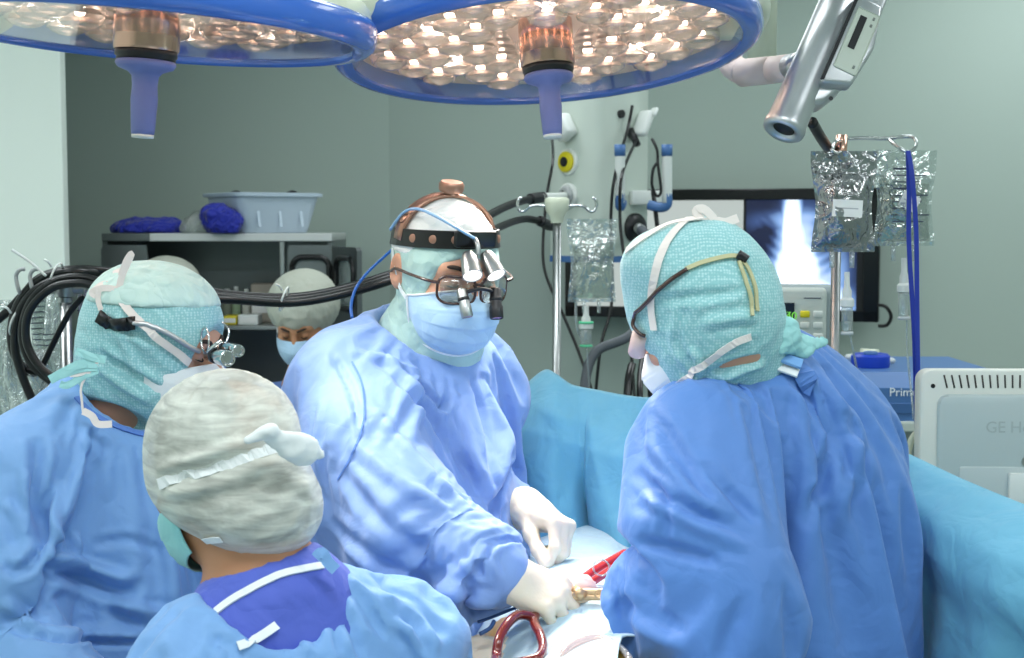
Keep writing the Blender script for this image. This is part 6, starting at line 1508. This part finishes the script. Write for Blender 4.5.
shoes(M3, J, f3, M_clog)
hp_ = head_prims(H, 0, .0105, False) + [ell(P(152, 318, 2.28), (.096, .086, .070), Matrix.Rotation(.1, 3, 'Y'), .04), ell(P(120, 350, 2.30), (.05, .07, .065), None, .05), cap(P(128, 365, 2.29), P(112, 398, 2.31), .07, .068, .05), cap(P(150, 385, 2.28), P(128, 408, 2.30), .06, .07, .04),
      ell(L3(0, .135, -.02), (.075, .066, .085), R, .012, 's'), ell(P(106, 423, 2.20), (.085, .075, .030), Matrix.Rotation(.36, 3, 'Y'), .006, 's')]
V, Q = sdf_mesh(hp_, .004); V = relax(V, Q, 3)
V = folds(V, vnormals(V, Q), [(P(120, 370, 2.2), .09, (.7, .0, -.4), .022, .006), (P(160, 280, 2.25), .09, (.9, 0, .2), .025, .003)], 18)
V = strokes(V, Q, vnormals(V, Q), [([(104, 322), (130, 332), (160, 345)], .007, -.004), ([(96, 350), (130, 372), (160, 392)], .007, -.006), ([(92, 362), (120, 384), (150, 402)], .007, .005), ([(118, 312), (124, 345), (140, 372)], .008, .004)])
hd = np_obj('hood', V, Q, M_hood, M3); bh = bvh_of(hd)
V, Q = sdf_mesh([ell(P(154, 309, 2.28), (.1075, .099, .078), Matrix.Rotation(.12, 3, 'Y')), ell(P(157, 339, 2.28), (.25, .25, .062), Matrix.Rotation(.06, 3, 'Y'), .006, 's')], .004)
V = folds(V, vnormals(V, Q), [(P(165, 285, 2.22), .1, (.9, 0, -.35), .02, .0035)], 4); V = relax(V, Q, 1)
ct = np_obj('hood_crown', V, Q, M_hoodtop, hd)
bc_ = bvh_of(ct)
mk, mf = mask(H, 'face_mask', M_maskw, M3, .003)
ribbon('mask_tie', trace(bh, [(118, 272), (120, 296), (136, 318), (156, 336), (178, 352), (188, 362)], .005), .0125, M_tie, mk, bh)
ribbon('mask_tie', trace(bh, [(118, 290), (106, 286), (96, 292)], .006), .012, M_tie, mk, bh)
for pts, w in (([(119, 290), (122, 276), (130, 258), (131, 254), (126, 262), (121, 276)], .010), ([(120, 290), (104, 288), (92, 292), (96, 296)], .010), ([(99, 290), (98, 300), (101, 310)], .008)):
    MB().tube(catmull([P(x, y, 2.2) for x, y in pts], 5), .001, 4, 0, flat=(w, .002, (.2, -1, .1))).build('tie_bow', M_tie, mk, smooth=False)
tie_m = M_knot
for pts, w, m_ in (([(98, 364), (82, 364), (66, 371), (50, 380)], .014, tie_m), ([(98, 370), (84, 376), (68, 385), (60, 384)], .011, tie_m), ([(106, 360), (92, 357), (76, 351)], .012, tie_m), ([(98, 367), (80, 369), (58, 376)], .012, tie_m), ([(97, 364), (88, 370), (80, 374), (70, 375)], .007, M_tie), ([(98, 362), (82, 384), (82, 402), (83, 412)], .0035, M_tie), ([(83, 411), (92, 416), (98, 424), (112, 424)], .011, M_tie)):
    MB().tube(catmull([P(x, y, 2.16) for x, y in pts], 5), .001, 4, 0, flat=(w, .0018, (.1, -1, .2))).build('tie_bow', m_, mk, smooth=False)
s3 = MB().tube(trace(bh, [(101, 316), (112, 322), (126, 323), (136, 324)], .006), .001, 4, 0, flat=(.021, .004, lambda p: (p - bh.find_nearest(p)[0]))).build('spectacle_strap', M_band, M3)
q = trace(bh, [(134, 324), (150, 326), (170, 334), (188, 346), (206, 354)], .006); MB().tube(q[:-2] + [P(207, 352, 2.2)], .0042, 8, 0).build('temple_arm', M_silver, s3)
MB().tube([P(205, 340, 2.2) + Vector((.010 * math.cos(a), -.018 * math.cos(a), .020 * math.sin(a))) for a in [2 * math.pi * i / 20 for i in range(20)]], .0018, 6, 1, closed=True).build('spectacle_rim', M_chrome, s3)
MB().tube([P(208, 352, 2.18), P(216, 345, 2.17), P(222, 341, 2.17)], .004, 8, 4).build('barrel_bracket', M_chrome, s3)
MB().tube([P(222, 322, 2.2), P(229, 330, 2.2), P(226, 342, 2.19), P(220, 346, 2.19)], .0016, 6, 5).build('spectacle_rim', M_chrome, s3)
barrel('magnifier_barrel', P(209, 354, 2.2), P(228, 359, 2.13), .011, .0125, M_chrome, M_lens, s3); barrel('magnifier_barrel', P(218, 346, 2.22), P(239, 351, 2.15), .009, .010, M_chrome, M_lens, s3)

# ================= scrub nurse in front, seen from behind
H = head_matrix(P(227, 467, 1.80), (-.72, .64, -.28), roll=.0); H4 = H; R = H.to_3x3(); L4 = lambda x, y, z: H4 @ Vector((x, y, z))
M4 = thing('person', (P(280, 620, 1.8).x, 1.74, 0), 'nurse in white bouffant cap and light blue gown seen from behind in the foreground', 'person')
J = J_of(neck=(272, 592, 1.77), shR=(398, 650, 1.86), shL=(190, 672, 1.66), elR=(452, 790, 1.86), wrR=(426, 668, 1.93), elL=(150, 860, 1.7), wrL=(220, 850, 1.9), pelvis=(290, 930, 1.74))
f4 = (-.45, .89, 0)
hR = basis(J['wrR'], (.86, .3, .02), (-.05, -.25, .96)); hL = basis(J['wrL'], (.2, .9, -.2), (0, .2, 1))
cN = ((18, 20, 12), (22, 24, 14), (24, 26, 14), (26, 28, 16))
body_of(M4, H, J, f4, M_skin2, [palm_prims(hR), palm_prims(hL)], ear=.86)
face_bits(H, M4)
gp = [cap(P(285, 665, 1.76), P(285, 760, 1.74), .12, .15, .08, flat=(f4, .7)), cap(P(285, 760, 1.74), P(290, 1250, 1.74), .15, .22, .08), cap(P(205, 672, 1.67), P(395, 648, 1.85), .07, .075, .06), cap(P(268, 612, 1.76), P(205, 655, 1.69), .045, .06, .05), cap(P(300, 598, 1.79), P(380, 632, 1.84), .05, .065, .05),
      cap(P(190, 690, 1.66), P(150, 860, 1.7), .075, .07, .05), cap(P(150, 860, 1.7), P(220, 850, 1.88), .065, .045, .04), cap(P(400, 652, 1.86), P(448, 780, 1.86), .078, .07, .05), cap(P(448, 780, 1.86), P(428, 688, 1.92), .065, .044, .04)]
gl_ = [([(340, 575), (372, 600), (392, 640)], .009, .006), ([(326, 600), (350, 625), (362, 655)], .010, -.006), ([(300, 640), (310, 655)], .008, .005), ([(395, 610), (420, 630), (430, 655)], .009, -.005), ([(215, 635), (225, 650)], .008, -.005), ([(372, 590), (410, 612), (440, 650)], .010, .005), ([(345, 590), (336, 620), (340, 655)], .008, -.005)]
gz = [(P(340, 630, 1.75), .12, (.7, 0, -.7), .03, .006), (P(220, 645, 1.65), .08, (-.6, 0, -.6), .03, .005)]
ncut = [cap(P(268, 600, 1.72), P(280, 560, 1.76), .078, .082, .012, 's'), ell(P(270, 600, 1.69), (.056, .05, .036), Matrix.Rotation(-.35, 3, 'Y'), .01, 's')]
g4 = gown_from(gp, M_gown3, M4, gz, gl_, seed=44, cuts=ncut, pins=[(P(268, 600, 1.75), .125), (J['wrR'], .06), (J['wrL'], .06)], sim={'bend': 14., 'grow': -.15}); bg4 = bvh_of(g4)
sp_ = [cap(P(250, 645, 1.735), P(292, 636, 1.755), .055, .05, .03), cap(P(282, 640, 1.765), P(285, 720, 1.75), .10, .12, .06, flat=(f4, .72)), cap(P(225, 655, 1.70), P(370, 635, 1.83), .05, .055, .05), cap(P(262, 612, 1.755), P(225, 645, 1.71), .06, .05, .05), cap(P(292, 598, 1.78), P(350, 628, 1.82), .058, .044, .05), cap(P(272, 606, 1.765), P(282, 650, 1.765), .08, .095, .04), cap(P(262, 590, 1.77), P(250, 540, 1.78), .061, .078, .008, 's')]
V, Q = sdf_mesh(sp_, .005); V = folds(V, vnormals(V, Q), [(P(275, 620, 1.7), .1, (.6, 0, -.5), .03, .003)], 2); sc_ = np_obj('scrub_top', V, Q, M_scrub, M4); bs4 = bvh_of(sc_)
ribbon('collar_binding', trace(bs4, [(216, 612), (232, 600), (255, 587), (280, 575), (305, 569), (322, 566)], .002), .009, M_maskw, sc_, bs4, .003)
def front_of(pts, bvs, off):
    o = Vector((0, 0, CAM_H)); out = []
    for q in catmull([Vector((x, y, 0)) for x, y in pts], 6):
        dr = (P(q.x, q.y, 1) - o).normalized(); hs = [h for h in (bv.ray_cast(o, dr) for bv in bvs) if h[0] is not None]
        if hs:
            h = min(hs, key=lambda t: t[3]); out.append(h[0] - dr * off)
    return out
q = front_of([(238, 646), (252, 641), (264, 634), (277, 625)], [bg4, bs4], .004); MB().tube(q, .001, 4, 0, flat=(.011, .002, (-.1, -1, .5))).build('neck_tie', M_maskw, g4, smooth=False)
MB().tube(catmull([P(x, y, 1.70) for x, y in ((316, 558), (322, 553), (328, 562), (336, 570))], 5), .001, 4, 0, flat=(.014, .003, (0, -1, .3))).build('collar_edge', M_gown3, g4, smooth=False)
V, Q = sdf_mesh(hand_prims(hR, 1, cN) + [cap(J['wrR'] + Vector((-.02, .0, -.06)), J['wrR'], .038, .03, .02)], .003); V = relax(V, Q, 1); np_obj('glove', V, Q, M_glove, M4)
V, Q = sdf_mesh(hand_prims(hL, -1, cc_) + [cap(J['wrL'] + Vector((-.05, -.03, .0)), J['wrL'], .038, .03, .02)], .004); np_obj('glove', V, Q, M_glove, M4)
shoes(M4, J, f4, M_clog)
def cap_form(o): return [ell(P(222, 440, 1.80), (.091 + o, .108 + o, .088 + o), R, .03), ell(P(222, 474, 1.79), (.086 + o, .1 + o, .066 + o), R, .03), ell(P(268, 498, 1.76), (.067 + o, .07 + o, .06 + o), Matrix.Rotation(.5, 3, 'Y'), .03), ell(P(246, 512, 1.77), (.07 + o, .075 + o, .038 + o), Matrix.Rotation(.2, 3, 'Y'), .05)]
V, Q = sdf_mesh(cap_form(-.013), .005); V = folds(V, vnormals(V, Q), [(P(240, 450, 1.7), .2, R @ Vector((1, .3, .2)), .010, .003)], 3); np_obj('hair', V, Q, M_hair, M4)
V, Q = sdf_mesh(cap_form(.001), .004)
V = folds(V, vnormals(V, Q), [(P(220, 410, 1.75), .1, (.1, .3, 1), .016, .004), (P(260, 505, 1.7), .08, (.8, 0, .3), .016, .004)], 14)
V = strokes(V, Q, vnormals(V, Q), [([(158, 482), (190, 474), (230, 462), (265, 450), (302, 442)], .010, -.0045), ([(156, 470), (200, 458), (260, 438)], .008, .004), ([(165, 492), (210, 488), (260, 470)], .009, .004)])
cpo = np_obj('bouffant_cap', V, Q, M_cap, M4); bcp = bvh_of(cpo)
ribbon('cap_tie', trace(bcp, [(160, 484), (190, 475), (230, 463), (262, 452), (280, 446)], .003), .014, M_maskw, cpo, bcp)
V, Q = sdf_mesh([cap(P(248, 440, 1.66), P(270, 431, 1.66), .006, .009, .008), cap(P(274, 438, 1.67), P(292, 446, 1.68), .010, .012, .01, flat=((0, 1, 0), .6)), cap(P(292, 446, 1.68), P(306, 451, 1.69), .011, .012, .012, flat=((0, 1, 0), .35)), cap(P(304, 450, 1.69), P(319, 454, 1.70), .012, .008, .01, flat=((0, 1, 0), .3))], .0035)
V = folds(V, vnormals(V, Q), [(P(290, 450, 1.66), .06, (1, 0, 0), .01, .003)], 6); np_obj('cap_bow', V, Q, M_maskw, cpo)
mk, mf = mask(H, 'face_mask', M_maskt, M4, .002, nose=-.026, wide=.071)
ribbon('mask_tie', trace(bcp, [(172, 536), (196, 540), (222, 538)], .003), .009, M_maskw, mk, bcp)

# ================= nurse in the background and the one hidden behind the hooded surgeon
def far_nurse(hc, fw, joints, label, hidden=False):
    H = head_matrix(hc, fw, 0); R = H.to_3x3(); L_ = lambda x, y, z: H @ Vector((x, y, z))
    pr = thing('person', (hc.x, hc.y, 0), label, 'person')
    fx = Vector((fw[0], fw[1], 0)).normalized(); rx = Vector((fx.y, -fx.x, 0)); nb = hc + Vector((0, 0, -.22)) - fx * .05; pel = nb + Vector((0, 0, -.56))
    J = dict(neck=nb, pelvis=pel)
    for s_, g in (('R', 1), ('L', -1)):
        J['sh' + s_] = nb + rx * g * .165 + Vector((0, 0, -.06)); J['el' + s_] = J['sh' + s_] + rx * g * .05 + Vector((0, 0, -.28)); J['wr' + s_] = J['el' + s_] + fx * .2 - rx * g * .06 + Vector((0, 0, -.08))
    hs = [hand_prims(basis(J['wrR'], fx - rx * .3 + Vector((0, 0, -.3)), (0, 0, 1)), 1, cc_, infl=0), hand_prims(basis(J['wrL'], fx + rx * .3 + Vector((0, 0, -.3)), (0, 0, 1)), -1, cc_, infl=0)]
    body_of(pr, H, J, fw, M_skin2, hs); face_bits(H, pr)
    ch = nb.lerp(pel, .3)
    g = [cap(nb + Vector((0, 0, -.11)), ch, .125, .145, .06, flat=(fx, .75)), cap(ch, pel, .145, .15, .06, flat=(fx, .78)), cap(pel, pel + Vector((0, 0, -.12)), .15, .16, .06, flat=(fx, .8)), cap(J['shR'], J['shL'], .065, .065, .06)]
    for s_ in 'RL': g += [cap(J['sh' + s_], J['el' + s_] .lerp(J['sh' + s_], .15), .066, .062, .04)]
    gown_from(g, M_scrub2, pr, [(ch + fx * .1, .25, (.2, 0, 1), .05, .008)], None, .011, name='scrub_top', seed=61, cuts=[cap(nb, L_(0, 0, -.05), .066, .075, .01, 's'), ell(nb + fx * .1 + Vector((0, 0, -.07)), (.04, .07, .06), None, .01, 's')])
    tr = [];
    for g_ in (1, -1):
        hip = pel + rx * g_ * .085; tr.append(cap(hip + Vector((0, 0, -.02)), Vector((hip.x + rx.x * g_ * .04, hip.y + rx.y * g_ * .04, .12)), .115, .085, .04))
    V, Q = sdf_mesh(tr, .012); np_obj('trousers', V, Q, M_scrub2, pr); shoes(pr, J, fw, M_clog)
    V, Q = sdf_mesh([ell(L_(0, -.02, .034), (.081, .1, .088), R), ell(L_(0, .13, -.05), (.12, .07, .115), R, .01, 's')], .007); np_obj('hair', V, Q, M_hair, pr)
    V, Q = sdf_mesh([ell(L_(0, -.025, .05), (.104, .122, .088), R), ell(L_(0, -.055, .01), (.1, .095, .085), R, .05), ell(L_(0, .16, -.09), (.14, .12, .12), R, .01, 's'), ell(L_(0, .02, -.14), (.14, .2, .10), R, .01, 's')], .006)
    V = folds(V, vnormals(V, Q), [(L_(0, .06, .02), .12, R @ Vector((0, .2, 1)), .014, .005), (L_(-.06, .0, .02), .12, R @ Vector((0, .2, 1)), .014, .005)], 5); np_obj('bouffant_cap', V, Q, M_cap2, pr)
    mk, mf = mask(H, 'face_mask', M_mask, pr, .004)
    for s_ in (0, 1): MB().tube([mf(s_, .05), L_((-1 if s_ == 0 else 1) * .083, .0, -.02), L_((-1 if s_ == 0 else 1) * .08, -.02, .0)], .002, 6, 4).build('mask_loop', M_maskw, mk)
    return pr
far_nurse(P(302, 319, 4.4), (-.12, -.82, -.5), None, 'nurse in blue scrubs, pale bouffant cap and blue mask looking down, far behind the surgeons')
far_nurse(P(172, 296, 5.08), (.3, .9, -.2), None, 'person showing only a pale bouffant cap behind the left surgeon')
